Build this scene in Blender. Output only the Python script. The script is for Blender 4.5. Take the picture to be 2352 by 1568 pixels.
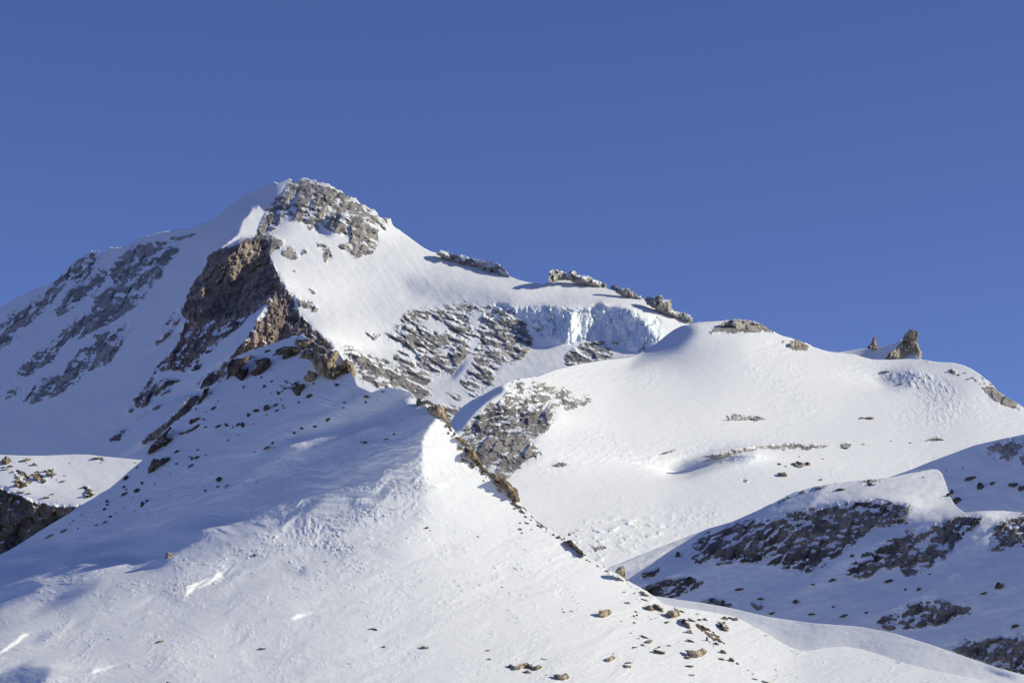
import bpy, math, random
import numpy as np
from mathutils import Vector
for o in list(bpy.data.objects): bpy.data.objects.remove(o, do_unlink=True)
SC = bpy.context.scene
COL = SC.collection
# ------------------------------------------------------------------ camera, sky, sun
PITCH = math.radians(12.0); HALF = math.radians(14.0)
cam_d = bpy.data.cameras.new('camera'); cam = bpy.data.objects.new('camera', cam_d); COL.objects.link(cam)
cam_d.sensor_width = 36; cam_d.lens = 18/math.tan(HALF); cam_d.clip_start = 0.5; cam_d.clip_end = 60000
cam.location = (0, 0, 0); cam.rotation_euler = (math.pi/2+PITCH, 0, 0)
SC.camera = cam
SUN_EL = math.radians(27.0); SUN_AZ = math.radians(75.0)     # azimuth clockwise from the view direction (+Y)
sdir = Vector((math.cos(SUN_EL)*math.sin(SUN_AZ), math.cos(SUN_EL)*math.cos(SUN_AZ), math.sin(SUN_EL)))
ld = bpy.data.lights.new('sun', 'SUN'); ld.energy = 4.65; ld.angle = math.radians(0.5); ld.color = (1.0, 0.93, 0.735)
sun = bpy.data.objects.new('sun', ld); COL.objects.link(sun)
sun.rotation_euler = sdir.to_track_quat('Z', 'Y').to_euler(); sun.location = (900, 0, 900)
W = bpy.data.worlds.new("World"); SC.world = W; W.use_nodes = True
nt = W.node_tree; bg = nt.nodes['Background']
sky = nt.nodes.new('ShaderNodeTexSky'); sky.sky_type = 'NISHITA'; sky.sun_disc = False
sky.sun_elevation = SUN_EL; sky.sun_rotation = SUN_AZ; sky.altitude = 3500
sky.air_density = 1.0; sky.dust_density = 0.0; sky.ozone_density = 4.0
def wm(op, a, b=None):
    k = nt.nodes.new('ShaderNodeVectorMath' if op == 'DOT_PRODUCT' else 'ShaderNodeMath'); k.operation = op
    for i, q in enumerate((a, b)):
        if q is None: continue
        if hasattr(q, 'links'): nt.links.new(q, k.inputs[i])
        else: k.inputs[i].default_value = q
    return k.outputs['Value'] if op == 'DOT_PRODUCT' else k.outputs[0]
wtc = nt.nodes.new('ShaderNodeTexCoord'); wsx = nt.nodes.new('ShaderNodeSeparateXYZ'); nt.links.new(wtc.outputs['Generated'], wsx.inputs[0])
# clear thin air: a little darker round the sun side and overhead than the model gives
wd = wm('MULTIPLY', wm('MAXIMUM', wm('DOT_PRODUCT', wtc.outputs['Generated'], tuple(sdir)), 0.0), -.55)
wr = nt.nodes.new('ShaderNodeValToRGB'); nt.links.new(wsx.outputs[2], wr.inputs[0])
for e_, (p_, c_) in zip((wr.color_ramp.elements[0], wr.color_ramp.elements[1], wr.color_ramp.elements.new(.5)), ((0, .52), (.36, 1.0), (1.0, .64))):
    e_.position = p_; e_.color = (c_, c_, c_, 1)
wf = wm('MULTIPLY', wm('ADD', wd, 1.40), wr.outputs[0])
tint = nt.nodes.new('ShaderNodeMix'); tint.data_type = 'RGBA'; tint.blend_type = 'MULTIPLY'; tint.inputs[0].default_value = 1.0
tint.inputs[7].default_value = (.82, .74, 1.0, 1)
nt.links.new(sky.outputs[0], tint.inputs[6])
sc_ = nt.nodes.new('ShaderNodeVectorMath'); sc_.operation = 'SCALE'; nt.links.new(tint.outputs[2], sc_.inputs[0]); nt.links.new(wf, sc_.inputs['Scale'])
nt.links.new(sc_.outputs[0], bg.inputs[0]); bg.inputs[1].default_value = 0.15
SC.view_settings.view_transform = 'Standard'; SC.view_settings.look = 'None'
SC.view_settings.exposure = 0.12; SC.view_settings.gamma = 1.0
SC.render.engine = 'CYCLES'
SC.cycles.max_bounces = 6; SC.cycles.diffuse_bounces = 5

# ------------------------------------------------------------------ maths helpers
KK = math.tan(HALF)/1176.0
FWD = np.array([0, math.cos(PITCH), math.sin(PITCH)]); UPV = np.array([0, -math.sin(PITCH), math.cos(PITCH)]); RGT = np.array([1., 0, 0])
def ray(u, v):
    x = (np.asarray(u, float)-1176)*KK; y = -(np.asarray(v, float)-784)*KK
    return FWD+x[..., None]*RGT+y[..., None]*UPV
def nrm(az, sl):                                  # world normal from facing azimuth (0 = towards viewer, + = right) and slope
    a = np.radians(az); s = np.radians(sl)
    return np.stack([np.sin(s)*np.sin(a), -np.sin(s)*np.cos(a), np.cos(s)], -1)
BASE = {1: (0, 392), 2: (588, 392), 3: (1176, 551), 4: (1764, 717), 5: (0, 717), 6: (459, 717), 7: (919, 781), 8: (0, 1011), 10: (1011, 1176), 11: (459, 1102.5), 12: (0, 1176)}
def T(n, pts):
    if n == 0: return [(float(a), float(b)) for a, b in pts]
    if n == 9: return [(1433+a*.390625, 1084+b*.390625) for a, b in pts]
    bx, by = BASE[n]; return [(bx+a*.25021, by+b*.25021) for a, b in pts]
rs = np.random.RandomState(7)
_ang = rs.rand(4096)*2*np.pi; GX = np.cos(_ang); GY = np.sin(_ang); RND = rs.rand(4096, 4)
def hsh(i, j, seed):
    h = (i.astype(np.int64)*374761393+j.astype(np.int64)*668265263+seed*1442695041) & 0xffffffff
    h = ((h ^ (h >> 13))*1274126177) & 0xffffffff
    return (h ^ (h >> 16)) & 4095
def pn(x, y, seed=0):
    xi = np.floor(x); yi = np.floor(y); fx = x-xi; fy = y-yi; xi = xi.astype(np.int64); yi = yi.astype(np.int64)
    sx = fx*fx*fx*(fx*(fx*6-15)+10); sy = fy*fy*fy*(fy*(fy*6-15)+10)
    def g(a, b):
        h = hsh(xi+a, yi+b, seed); return GX[h]*(fx-a)+GY[h]*(fy-b)
    a = g(0, 0); b = g(1, 0); c = g(0, 1); d = g(1, 1)
    return (a+(b-a)*sx+(c-a)*sy+(a-b-c+d)*sx*sy)*1.5
def fbm(x, y, n=4, seed=0, gain=.5, lac=2.03):
    s = 0; a = 1.; t = 0
    for k in range(n):
        s = s+a*pn(x, y, seed+k*17); t += a; a *= gain; x = x*lac+5.3; y = y*lac+1.7
    return s/t
def ridged(x, y, n=4, seed=0, gain=.55):
    s = 0; a = 1.; t = 0
    for k in range(n):
        s = s+a*(1-2*np.abs(pn(x, y, seed+k*31))); t += a; a *= gain; x = x*2.1+3.1; y = y*2.1+7.9
    return s/t
def facet(x, y, seed=0, tilt=1.0):               # cells each with a tilted plane: jointed rock
    xi = np.floor(x).astype(np.int64); yi = np.floor(y).astype(np.int64)
    best = np.full(x.shape, 9.); out = np.zeros(x.shape)
    for a in (-1, 0, 1):
        for b in (-1, 0, 1):
            h = hsh(xi+a, yi+b, seed); dx = x-(xi+a+RND[h, 0]); dy = y-(yi+b+RND[h, 1])
            d = dx*dx+dy*dy; h2 = (h*7+13) & 4095
            val = (RND[h, 2]-.5)+tilt*(dx*GX[h2]+dy*GY[h2])
            m = d < best; best = np.where(m, d, best); out = np.where(m, val, out)
    return out
def rot(u, v, deg, lx, ly):                       # coordinates along / across a direction (deg up to the right), wavelengths lx, ly
    a = math.radians(deg); c, s = math.cos(a), math.sin(a); w = -v
    return (u*c+w*s)/lx, (-u*s+w*c)/ly
def smooth(x, a, b):
    t = np.clip((x-a)/(b-a), 0, 1); return t*t*(3-2*t)
def inpoly(U, V, poly):
    r = np.zeros(U.shape, bool); n = len(poly)
    for i in range(n):
        x1, y1 = poly[i]; x2, y2 = poly[(i+1) % n]
        if y1 == y2: continue
        c = ((y1 > V) != (y2 > V)) & (U < (x2-x1)*(V-y1)/(y2-y1)+x1)
        r ^= c
    return r
def edist(U, V, poly):
    d = np.full(U.shape, 1e9); n = len(poly)
    for i in range(n):
        x1, y1 = poly[i]; x2, y2 = poly[(i+1) % n]; dx = x2-x1; dy = y2-y1
        t = np.clip(((U-x1)*dx+(V-y1)*dy)/(dx*dx+dy*dy+1e-9), 0, 1)
        d = np.minimum(d, np.hypot(U-x1-t*dx, V-y1-t*dy))
    return d
def box1(a, r, ax):
    if r < 1: return a
    pad = [(0, 0)]*a.ndim; pad[ax] = (r+1, r); b = np.cumsum(np.pad(a, pad, mode='edge'), ax)
    n = a.shape[ax]; hi = np.take(b, np.arange(2*r+1, 2*r+1+n), ax); lo = np.take(b, np.arange(0, n), ax)
    return (hi-lo)/(2*r+1)
def blur(a, r):
    r = int(round(r))
    for k in range(3 if r > 0 else 0): a = box1(box1(a, r, 0), r, 1)
    return a
def cubic(G, x, y):
    H, Wd = G.shape; x = np.clip(x, 1, Wd-3.001); y = np.clip(y, 1, H-3.001)
    xi = np.floor(x).astype(int); yi = np.floor(y).astype(int); fx = x-xi; fy = y-yi
    def w(t): return (-.5*t+t*t-.5*t**3, 1-2.5*t*t+1.5*t**3, .5*t+2*t*t-1.5*t**3, -.5*t*t+.5*t**3)
    wx = w(fx); wy = w(fy); s = 0
    for j in range(4):
        for i in range(4): s = s+G[yi+j-1, xi+i-1]*wx[i]*wy[j]
    return s

# ------------------------------------------------------------------ a terrain sheet: target slopes integrated into a depth field
class Layer:
    def __init__(self, u0, u1, v0, v1, pin, pts, polys, step=3.0, rock=(), gn=5, kap=40.0, sil=None, vmax=1640):
        self.u0, self.v0, self.st = u0, v0, step
        us = np.arange(u0, u1+step, step); vs = np.arange(v0, v1+step, step)
        Ug, Vg = np.meshgrid(us, vs); self.Ug, self.Vg = Ug, Vg
        P = np.array(pts, float); num = 0; den = 0
        nn = nrm(P[:, 2], P[:, 3])
        for k in range(len(P)):
            w = 1/(((Ug-P[k, 0])**2+(1.4*(Vg-P[k, 1]))**2)+45.**2)**1.6
            num = num+w[..., None]*nn[k]; den = den+w
        N = num/den[..., None]
        for poly, az, sl, fe in polys:
            m = blur(inpoly(Ug, Vg, poly).astype(float), fe/step)[..., None]
            N = N*(1-m)+nrm(az, sl)*m
        N /= np.linalg.norm(N, axis=-1, keepdims=True)
        d = ray(Ug, Vg); nd = np.minimum((N*d).sum(-1), -.13)
        gu = -(N@(RGT*KK))/nd*step; gv = -(N@(-UPV*KK))/nd*step
        H, Wd = gu.shape
        a = .5*(gu[:, 1:]+gu[:, :-1]); b = .5*(gv[1:]+gv[:-1])
        ky = np.arange(2*H)*np.pi/H; kx = np.arange(2*Wd)*np.pi/Wd
        lam = (2*np.cos(kx)-2)[None]+(2*np.cos(ky)-2)[:, None]; lam[0, 0] = 1
        lam = lam[:, :Wd+1]
        def pois(r_):                               # solves laplace(phi) = r_ with free edges
            F = np.fft.rfft2(np.block([[r_, r_[:, ::-1]], [r_[::-1], r_[::-1, ::-1]]])); F /= lam; F[0, 0] = 0
            return np.fft.irfft2(F, s=(2*H, 2*Wd))[:H, :Wd]
        def div(a_, b_):
            r_ = np.zeros((H, Wd)); r_[:, :-1] += a_; r_[:, 1:] -= a_; r_[:-1] += b_; r_[1:] -= b_; return r_
        phi = pois(div(a, b))
        # Gauss-Newton: pull the sheet towards the wanted steepness to the sun, keep the rest of the slope loosely
        SD = np.array([math.cos(SUN_EL)*math.sin(SUN_AZ), math.cos(SUN_EL)*math.cos(SUN_AZ), math.sin(SUN_EL)])
        cell = lambda q: .25*(q[1:, 1:]+q[:-1, 1:]+q[1:, :-1]+q[:-1, :-1])
        dc = ray(cell(Ug), cell(Vg)); du_ = RGT*KK*step; dv_ = -UPV*KK*step
        Av = np.cross(dc, dv_); Bv = np.cross(du_, dc); Cv = np.cross(du_, dv_)
        st_ = np.maximum(cell(N@SD), -.14)
        inn = np.ones(st_.shape)
        if sil is not None:
            q = np.array(sil, float); inn = np.where(cell(Vg) < np.interp(cell(Ug), q[:, 0], q[:, 1])-16, 0., 1.); inn = blur(inn, 2)
        inn = inn*np.where(cell(Vg) > vmax, .1, 1.)*(.15+.85*smooth(cell(Ug), -230, -20)*(1-smooth(cell(Ug), 2370, 2600)))
        wA = np.ones(a.shape); wA[:-1] = .08+.92*inn; wB = np.ones(b.shape); wB[:, :-1] = .08+.92*inn
        Du = lambda p: .5*(np.diff(p, axis=1)[1:]+np.diff(p, axis=1)[:-1])
        Dv = lambda p: .5*(np.diff(p, axis=0)[:, 1:]+np.diff(p, axis=0)[:, :-1])
        def adj(cu, cv):                            # minus the adjoint of (Du, Dv)
            a_ = np.zeros((H, Wd-1)); a_[1:] += .5*cu; a_[:-1] += .5*cu
            b_ = np.zeros((H-1, Wd)); b_[:, 1:] += .5*cv; b_[:, :-1] += .5*cv
            return div(a_, b_)
        for it in range(gn):
            gu_ = Du(phi); gv_ = np.minimum(Dv(phi), -.2*KK*step)
            n_ = -(gu_[..., None]*Av+gv_[..., None]*Bv+Cv); ln = np.linalg.norm(n_, axis=-1); nh = n_/ln[..., None]
            s_ = nh@SD; Ju = (-(Av@SD)+s_*(nh*Av).sum(-1))/ln; Jv = (-(Bv@SD)+s_*(nh*Bv).sum(-1))/ln
            if it == 0: K = kap/np.median(Ju*Ju+Jv*Jv)
            J2 = K*(Ju*Ju+Jv*Jv); cl_ = np.where(J2 > 40*kap, 40*kap/J2, 1.)*K*inn
            res = np.clip(st_-s_, -.35, .35)
            tt = Ju*gu_+Jv*gv_+res
            A = lambda p: div(wA*np.diff(p, axis=1), wB*np.diff(p, axis=0))+adj(cl_*Ju*(Ju*Du(p)+Jv*Dv(p)), cl_*Jv*(Ju*Du(p)+Jv*Dv(p)))
            r_ = div(wA*a, wB*b)+adj(cl_*Ju*tt, cl_*Jv*tt)-A(phi); z = pois(r_); p = z; rz = (r_*z).sum()
            for k in range(30):
                Ap = A(p); al = rz/((p*Ap).sum()+1e-30); phi = phi+al*p; r_ = r_-al*Ap; z = pois(r_); rn = (r_*z).sum(); p = z+rn/rz*p; rz = rn
            print('gn', it, np.abs(st_-s_).mean())
        self.phi = phi; self.rockg = np.zeros((H, Wd))
        self.phi = phi-self.smp(phi, np.array([pin[0]]), np.array([pin[1]]))[0]+math.log(pin[2])
        for it in rock:
            poly, wgt, fe = it[0], it[1], it[2]
            m = blur(inpoly(Ug, Vg, poly).astype(float), fe/step)*wgt
            self.rockg = np.maximum(self.rockg, m) if wgt > 0 else self.rockg*(1+m)
    def smp(self, G, u, v): return cubic(G, (u-self.u0)/self.st, (v-self.v0)/self.st)
    def lnr(self, u, v): return self.smp(self.phi, np.asarray(u, float), np.asarray(v, float))
    def mask(self, polys, fe, u, v):
        g = np.zeros(self.Ug.shape)
        for p in polys: g = np.maximum(g, inpoly(self.Ug, self.Vg, p).astype(float))
        return np.clip(self.smp(blur(g, fe/self.st), u, v), 0, 1)

def make_mesh(name, co, quads, mat, attrs=None, nor=None, parent=None, smooth_=True):
    me = bpy.data.meshes.new(name); nq = len(quads); k = quads.shape[1]
    me.vertices.add(len(co)); me.vertices.foreach_set('co', np.ascontiguousarray(co, np.float32).ravel())
    me.loops.add(nq*k); me.loops.foreach_set('vertex_index', quads.astype(np.int32).ravel())
    me.polygons.add(nq); me.polygons.foreach_set('loop_start', np.arange(0, nq*k, k, dtype=np.int32))
    if smooth_: me.polygons.foreach_set('use_smooth', np.ones(nq, bool))
    else: me.polygons.foreach_set('use_smooth', np.zeros(nq, bool))
    me.update(calc_edges=True)
    for an, arr in (attrs or {}).items():
        at = me.attributes.new(an, 'FLOAT', 'POINT'); at.data.foreach_set('value', np.ascontiguousarray(arr, np.float32))
    if nor is not None: me.normals_split_custom_set_from_vertices(nor.astype(np.float32))
    me.materials.append(mat)
    o = bpy.data.objects.new(name, me); COL.objects.link(o)
    if parent: o.parent = parent
    return o
def vnormals(co, quads):
    a, b, c, d = (co[quads[:, i]] for i in range(4)); n = np.cross(c-a, d-b)
    out = np.zeros_like(co)
    for ax in range(3):
        for i in range(4): out[:, ax] += np.bincount(quads[:, i], n[:, ax], len(co))
    return out/(np.linalg.norm(out, axis=1, keepdims=True)+1e-12)

def build_layer(L, name, sil, bot, ulim, ustep, rows, disp, rockf, mat, parts=(), silnoise=None, backlen=.25, skirt=-6.0, label=None):
    us = np.arange(ulim[0], ulim[1]+ustep, ustep)
    sil = np.array(sil, float); bot = np.array(bot, float)
    vs = np.interp(us, sil[:, 0], sil[:, 1]); vb = np.interp(us, bot[:, 0], bot[:, 1])
    if silnoise is not None: vs = vs+silnoise(us)
    vb = np.maximum(vb, vs+8)
    t = np.linspace(0, 1, rows)[:, None]
    U = np.repeat(us[None], rows, 0); V = vs[None]+t*(vb-vs)[None]
    rk = np.clip(L.smp(L.rockg, U, V), 0, 1.3)
    rock = rockf(U, V, rk)
    dU = disp(U, V, rk, rock)
    lv = np.gradient(blur(dU, 1), axis=0)/np.maximum((vb-vs)/(rows-1), .5)[None]
    rock = rock+np.clip(lv, -.9, .6)*.75*smooth(rk, .1, .5)*(1-.35*smooth(rk, .95, 1.15))
    fade = 1.0
    r = np.exp(L.lnr(U, V)+dU*KK*fade)
    Pn = ray(U, V)*r[..., None]
    crest = Pn[0]; rr = r[0]; rk0 = rock[0]
    B = []; nb = 12
    hsm = crest.copy()
    for k in range(nb, 0, -1):
        s = (k/nb)**1.8; yo = s*backlen*rr; zo = -yo*math.tan(math.radians(6+38*k/nb))
        q = hsm.copy(); q[:, 1] += yo; q[:, 2] += zo
        q[:, 0] += crest[:, 0]/rr*yo; B.append(q)
    last = Pn[-1].copy(); sk = last.copy(); sk[:, 1] -= np.maximum(last[:, 2]-skirt, 0)*.35; sk[:, 2] = skirt
    B0 = B[0].copy(); B0[:, 2] = skirt
    allp = np.concatenate([np.array([B0]), np.array(B), Pn, sk[None]], 0)
    ra = np.concatenate([np.repeat((rk0*.5)[None], nb+1, 0), rock, rock[-1:]], 0)
    R, Cn = allp.shape[:2]; co = allp.reshape(-1, 3)
    i = np.arange(R-1)[:, None]*Cn+np.arange(Cn-1)[None]; i = i.ravel()
    quads = np.stack([i, i+Cn, i+Cn+1, i+1], 1)
    nor = vnormals(co, quads)
    print(name, 'verts', len(co), 'depth', r.min().round(), r.max().round(), 'z', Pn[..., 2].min().round(), Pn[..., 2].max().round())
    root_sel = np.ones(len(quads), bool); jobs = []
    if parts:
        Uf = np.concatenate([np.repeat(us[None], nb+1, 0), U, U[-1:]], 0).ravel()
        Vf = np.concatenate([np.repeat(vs[None]-1e4, nb+1, 0), V, V[-1:]], 0).ravel()
        cu = Uf[quads].mean(1); cv = Vf[quads].mean(1)
        for pname, polys, pmat, plabel in parts:
            m = np.zeros(len(quads), bool)
            for p in polys:
                x = [a for a, b in p]; y = [b for a, b in p]
                bb = (cu > min(x)) & (cu < max(x)) & (cv > min(y)) & (cv < max(y)) & root_sel
                idx = np.where(bb)[0]; m[idx[inpoly(cu[idx], cv[idx], p)]] = True
            if m.sum() == 0: print('EMPTY PART', pname); continue
            root_sel &= ~m; jobs.append((pname, m, pmat, plabel))
    def sub(nm, m, mt, par):
        q = quads[m]; uq, inv = np.unique(q, return_inverse=True); inv = inv.reshape(q.shape)
        return make_mesh(nm, co[uq], inv, mt, {'rock': ra.ravel()[uq]}, nor[uq] if parts else None, par)
    root = sub(name, root_sel, mat, None); root['kind'] = 'structure'
    if label: root['label'] = label
    for pname, m, pmat, plabel in jobs:
        c = sub(pname, m, pmat, None)
        c['label'] = plabel[0]; c['category'] = plabel[1]
        if len(plabel) > 2: c['group'] = plabel[2]
    L.fine = (disp, rockf)
    return root
def surf_under(L, sil, u, v):                    # the same, but points above the skyline take the depth of the crest below them
    q = np.array(sil, float); u = np.asarray(u, float); return surf(L, u, np.maximum(v, np.interp(u, q[:, 0], q[:, 1])+7))
def surf(L, u, v):                                # world point on a terrain sheet
    u = np.atleast_1d(np.asarray(u, float)); v = np.atleast_1d(np.asarray(v, float))
    rk = np.clip(L.smp(L.rockg, u, v), 0, 1.3); rock = L.fine[1](u, v, rk)
    r = np.exp(L.lnr(u, v)+L.fine[0](u, v, rk, rock)*KK); return ray(u, v)*r[:, None], r

# ------------------------------------------------------------------ materials
def alpine(name, size, rcols, snow=(.84, .865, .878), bump=.5, rip=1.0, aniso=(1, 1, 1), rockbump=1.0, cap=None, dust=1.35):
    """snow and rock surface; size = metres per detail unit; rcols = rock colours"""
    m = bpy.data.materials.new(name); m.use_nodes = True; n = m.node_tree.nodes; l = m.node_tree.links
    b = n['Principled BSDF']; b.inputs['Roughness'].default_value = .75; b.inputs['Diffuse Roughness'].default_value = 0.0
    b.inputs['Specular IOR Level'].default_value = .15
    tc = n.new('ShaderNodeTexCoord'); mp = n.new('ShaderNodeMapping'); mp.inputs['Scale'].default_value = [1/size]*3
    l.new(tc.outputs['Object'], mp.inputs['Vector'])
    def noise(scale, detail, rough=.55, vec=None):
        k = n.new('ShaderNodeTexNoise'); k.inputs['Scale'].default_value = scale; k.inputs['Detail'].default_value = detail
        k.inputs['Roughness'].default_value = rough; l.new((vec or mp).outputs[0], k.inputs['Vector']); return k
    def mth(op, a, bb, c=None):
        k = n.new('ShaderNodeMath'); k.operation = op
        for i, s in enumerate((a, bb, c)):
            if s is None: continue
            if isinstance(s, (int, float)): k.inputs[i].default_value = s
            else: l.new(s, k.inputs[i])
        return k.outputs[0]
    nz = noise(.9, 5, .65)
    if cap is None:
        at = n.new('ShaderNodeAttribute'); at.attribute_name = 'rock'
        f = mth('ADD', at.outputs['Fac'], mth('MULTIPLY', mth('SUBTRACT', nz.outputs[0], .5), dust))
    else:
        ge = n.new('ShaderNodeNewGeometry'); sx = n.new('ShaderNodeSeparateXYZ'); l.new(ge.outputs['Normal'], sx.inputs[0])
        f = mth('SUBTRACT', mth('ADD', .5+cap*3.0, mth('MULTIPLY', mth('SUBTRACT', nz.outputs[0], .5), 1.6)), mth('MULTIPLY', sx.outputs['Z'], 3.0))
    mr = n.new('ShaderNodeMapRange'); mr.inputs['From Min'].default_value = .42; mr.inputs['From Max'].default_value = .58
    l.new(f, mr.inputs['Value'])
    cn = noise(.22, 6, .7); cr = n.new('ShaderNodeValToRGB'); e = cr.color_ramp.elements
    stops = [.36, .46, .54, .64]
    while len(e) < len(rcols): e.new(.5)
    for i, c in enumerate(rcols): e[i].position = stops[i]; e[i].color = (*c, 1)
    l.new(cn.outputs[0], cr.inputs[0])
    fine = noise(2.3, 4, .7); mx0 = n.new('ShaderNodeMix'); mx0.data_type = 'RGBA'; mx0.blend_type = 'MULTIPLY'
    mx0.inputs[0].default_value = .8
    l.new(cr.outputs[0], mx0.inputs[6])
    fr = n.new('ShaderNodeMapRange'); fr.inputs['From Min'].default_value = .3; fr.inputs['From Max'].default_value = .65; fr.inputs['To Min'].default_value = .45; fr.inputs['To Max'].default_value = 1.25
    l.new(fine.outputs[0], fr.inputs[0]); cb = n.new('ShaderNodeCombineColor')
    for i in range(3): l.new(fr.outputs[0], cb.inputs[i])
    l.new(cb.outputs[0], mx0.inputs[7])
    mx = n.new('ShaderNodeMix'); mx.data_type = 'RGBA'; l.new(mr.outputs[0], mx.inputs[0])
    mx.inputs[6].default_value = (*snow, 1); l.new(mx0.outputs[2], mx.inputs[7]); l.new(mx.outputs[2], b.inputs['Base Color'])
    # relief: wind ripples in the snow, cracks in the rock
    mp2 = n.new('ShaderNodeMapping'); mp2.inputs['Scale'].default_value = [a/size for a in aniso]; mp2.inputs['Rotation'].default_value = (0, 0, math.radians(20))
    l.new(tc.outputs['Object'], mp2.inputs['Vector'])
    s1 = noise(.35, 6, .62, mp2); r1 = noise(.8, 8, .75)
    hs = mth('MULTIPLY', s1.outputs[0], rip*size); hr = mth('MULTIPLY', r1.outputs[0], rockbump*size*1.5)
    hm = n.new('ShaderNodeMix'); l.new(mr.outputs[0], hm.inputs[0]); l.new(hs, hm.inputs[2]); l.new(hr, hm.inputs[3])
    bp = n.new('ShaderNodeBump'); bp.inputs['Strength'].default_value = bump; bp.inputs['Distance'].default_value = 1.0
    l.new(hm.outputs[0], bp.inputs['Height']); l.new(bp.outputs[0], b.inputs['Normal'])
    return m
GREY = [(.17, .165, .165), (.29, .28, .27), (.41, .385, .35), (.50, .465, .415)]
WARM = [(.12, .105, .10), (.23, .19, .165), (.36, .285, .225), (.46, .365, .28)]
TAN = [(.03, .028, .025), (.10, .08, .058), (.25, .19, .115), (.42, .32, .20)]
M_main = alpine('snow_and_grey_rock', 9.0, GREY, rip=.22)
M_warm = alpine('snow_and_brown_rock', 9.0, WARM, rip=.22)
M_glac = alpine('glacier_snow', 6.0, GREY, rip=.22)
M_front = alpine('front_snow', 2.0, TAN, rip=.24, aniso=(.8, 1.1, 1.1))
M_tan = alpine('tan_rock', 2.0, TAN, cap=.86)
M_far = alpine('far_grey_rock', 7.0, GREY, cap=.66)
M_frost = alpine('frosted_rock', 7.0, GREY, cap=.42)
M_spire = alpine('spire_rock', 5.0, [(.20, .18, .15), (.34, .30, .24), (.46, .41, .33), (.54, .48, .39)], cap=.93)
M_warm_c = alpine('brown_spire_rock', 5.0, WARM, cap=.97)
M_tan_lit = alpine('sunlit_tan_rock', 2.0, [(.07, .06, .045), (.24, .195, .135), (.42, .34, .23), (.52, .43, .29)], cap=.88)  # lit copy of the tan rock: sunlight put into paler colours
M_crag_shade = alpine('shaded_crag_rock', 2.0, [(.025, .023, .021), (.06, .052, .043), (.12, .095, .068), (.22, .17, .115)], cap=.84)  # shaded copy of the tan rock: shade put into darker colours
M_tan_s = alpine('tan_rock_snow_cap', 2.0, TAN, cap=.72)
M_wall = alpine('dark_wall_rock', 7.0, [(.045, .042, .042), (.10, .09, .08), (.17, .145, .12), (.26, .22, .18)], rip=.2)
M_hr = alpine('dark_grey_rock', 7.0, [(.085, .082, .084), (.16, .15, .147), (.26, .235, .215), (.36, .325, .29)], rip=.2)
M_ice = alpine('blue_ice', 6.0, GREY, snow=(.79, .86, .895), rip=.9, aniso=(1.5, 1.5, .5))

# ------------------------------------------------------------------ MAIN PEAK
rib1 = T(1, [(0, 1400), (150, 1290), (300, 1180), (420, 1080), (540, 985), (640, 870), (760, 775), (860, 735), (930, 765), (840, 900), (700, 990), (560, 1060), (470, 1200), (380, 1310), (250, 1400), (160, 1520), (60, 1600), (-60, 1660), (-500, 2000), (-500, 1700)])
rib2 = T(1, [(980, 870), (960, 1000), (860, 1110), (700, 1230), (620, 1290), (420, 1380), (560, 1170), (700, 1000), (860, 900)])
rib3 = T(1, [(1570, 640), (1650, 690), (1500, 940), (1400, 1080), (1300, 1200), (1180, 1300), (1000, 1390), (900, 1440), (620, 1560), (500, 1540), (780, 1300), (880, 1120), (1010, 1060), (1010, 900), (1150, 720), (1400, 650)])
rib3b = T(5, [(500, 240), (600, 150), (760, 60), (820, 10), (1170, 0), (1020, 60), (930, 110), (800, 200), (620, 260), (540, 330), (480, 450), (380, 490), (250, 570), (140, 570), (180, 490), (330, 380), (480, 310)])
rib4 = T(5, [(630, 470), (790, 280), (860, 200), (1100, 130), (1220, 50), (1190, 200), (1120, 290), (1050, 400), (960, 480), (800, 530), (720, 600), (690, 640), (560, 740), (380, 800), (220, 860), (200, 830), (260, 720), (400, 590), (560, 570)])
rib5 = T(5, [(30, 780), (100, 700), (200, 680), (160, 750), (60, 795)])
but_top = T(1, [(1900, 780), (1980, 740), (2100, 690), (2230, 630), (2350, 620), (2450, 640), (2480, 800), (2560, 960), (2620, 1080), (2560, 1250), (2380, 1330), (2150, 1370), (1800, 1410), (1640, 1340), (1700, 1180), (1790, 1000), (1880, 900)])
but_mid = T(5, [(1690, 60), (1720, -40), (2350, -80), (2300, 60), (2180, 160), (2050, 260), (1950, 350), (1850, 400), (1840, 520), (1720, 550), (1550, 540), (1440, 580), (1700, 620), (1560, 660), (1560, 730), (1400, 780), (1400, 830), (1200, 920), (1160, 900), (1240, 780), (1340, 660), (1440, 500), (1540, 390), (1620, 260)])
but_left = T(5, [(1320, 430), (1400, 280), (1540, 60), (1640, -40), (1690, 60), (1600, 180), (1400, 330)])
but_low = T(5, [(960, 1190), (1080, 1080), (1190, 1060), (1100, 1170)]); but_low2 = T(5, [(1170, 1040), (1280, 960), (1480, 810), (1520, 830), (1350, 950)])
but_lit = T(2, [(240, 1055), (330, 1130), (400, 1300), (520, 1450), (640, 1540), (760, 1700), (0, 1800), (-300, 1800), (-100, 1450), (60, 1330), (150, 1180)])
but_foot = T(5, [(1750, 690), (1900, 560), (2000, 480), (2060, 380), (2200, 260), (2350, 80), (2450, 340), (2230, 460), (2080, 620), (1900, 700)])
tan_rib = T(5, [(1280, 1190), (1480, 1040), (1620, 920), (1740, 770), (1830, 740), (1840, 820), (1760, 960), (1560, 1080), (1350, 1200)])
summit = T(2, [(300, 110), (345, 95), (440, 80), (560, 110), (640, 125), (830, 220), (1000, 330), (1110, 380), (1230, 440), (1200, 540), (1100, 540), (1130, 660), (1050, 770), (900, 800), (740, 680), (900, 640), (700, 560), (560, 470), (590, 560), (500, 540), (380, 460), (270, 430), (180, 530), (60, 610), (-10, 600), (110, 350), (210, 200)])
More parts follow.
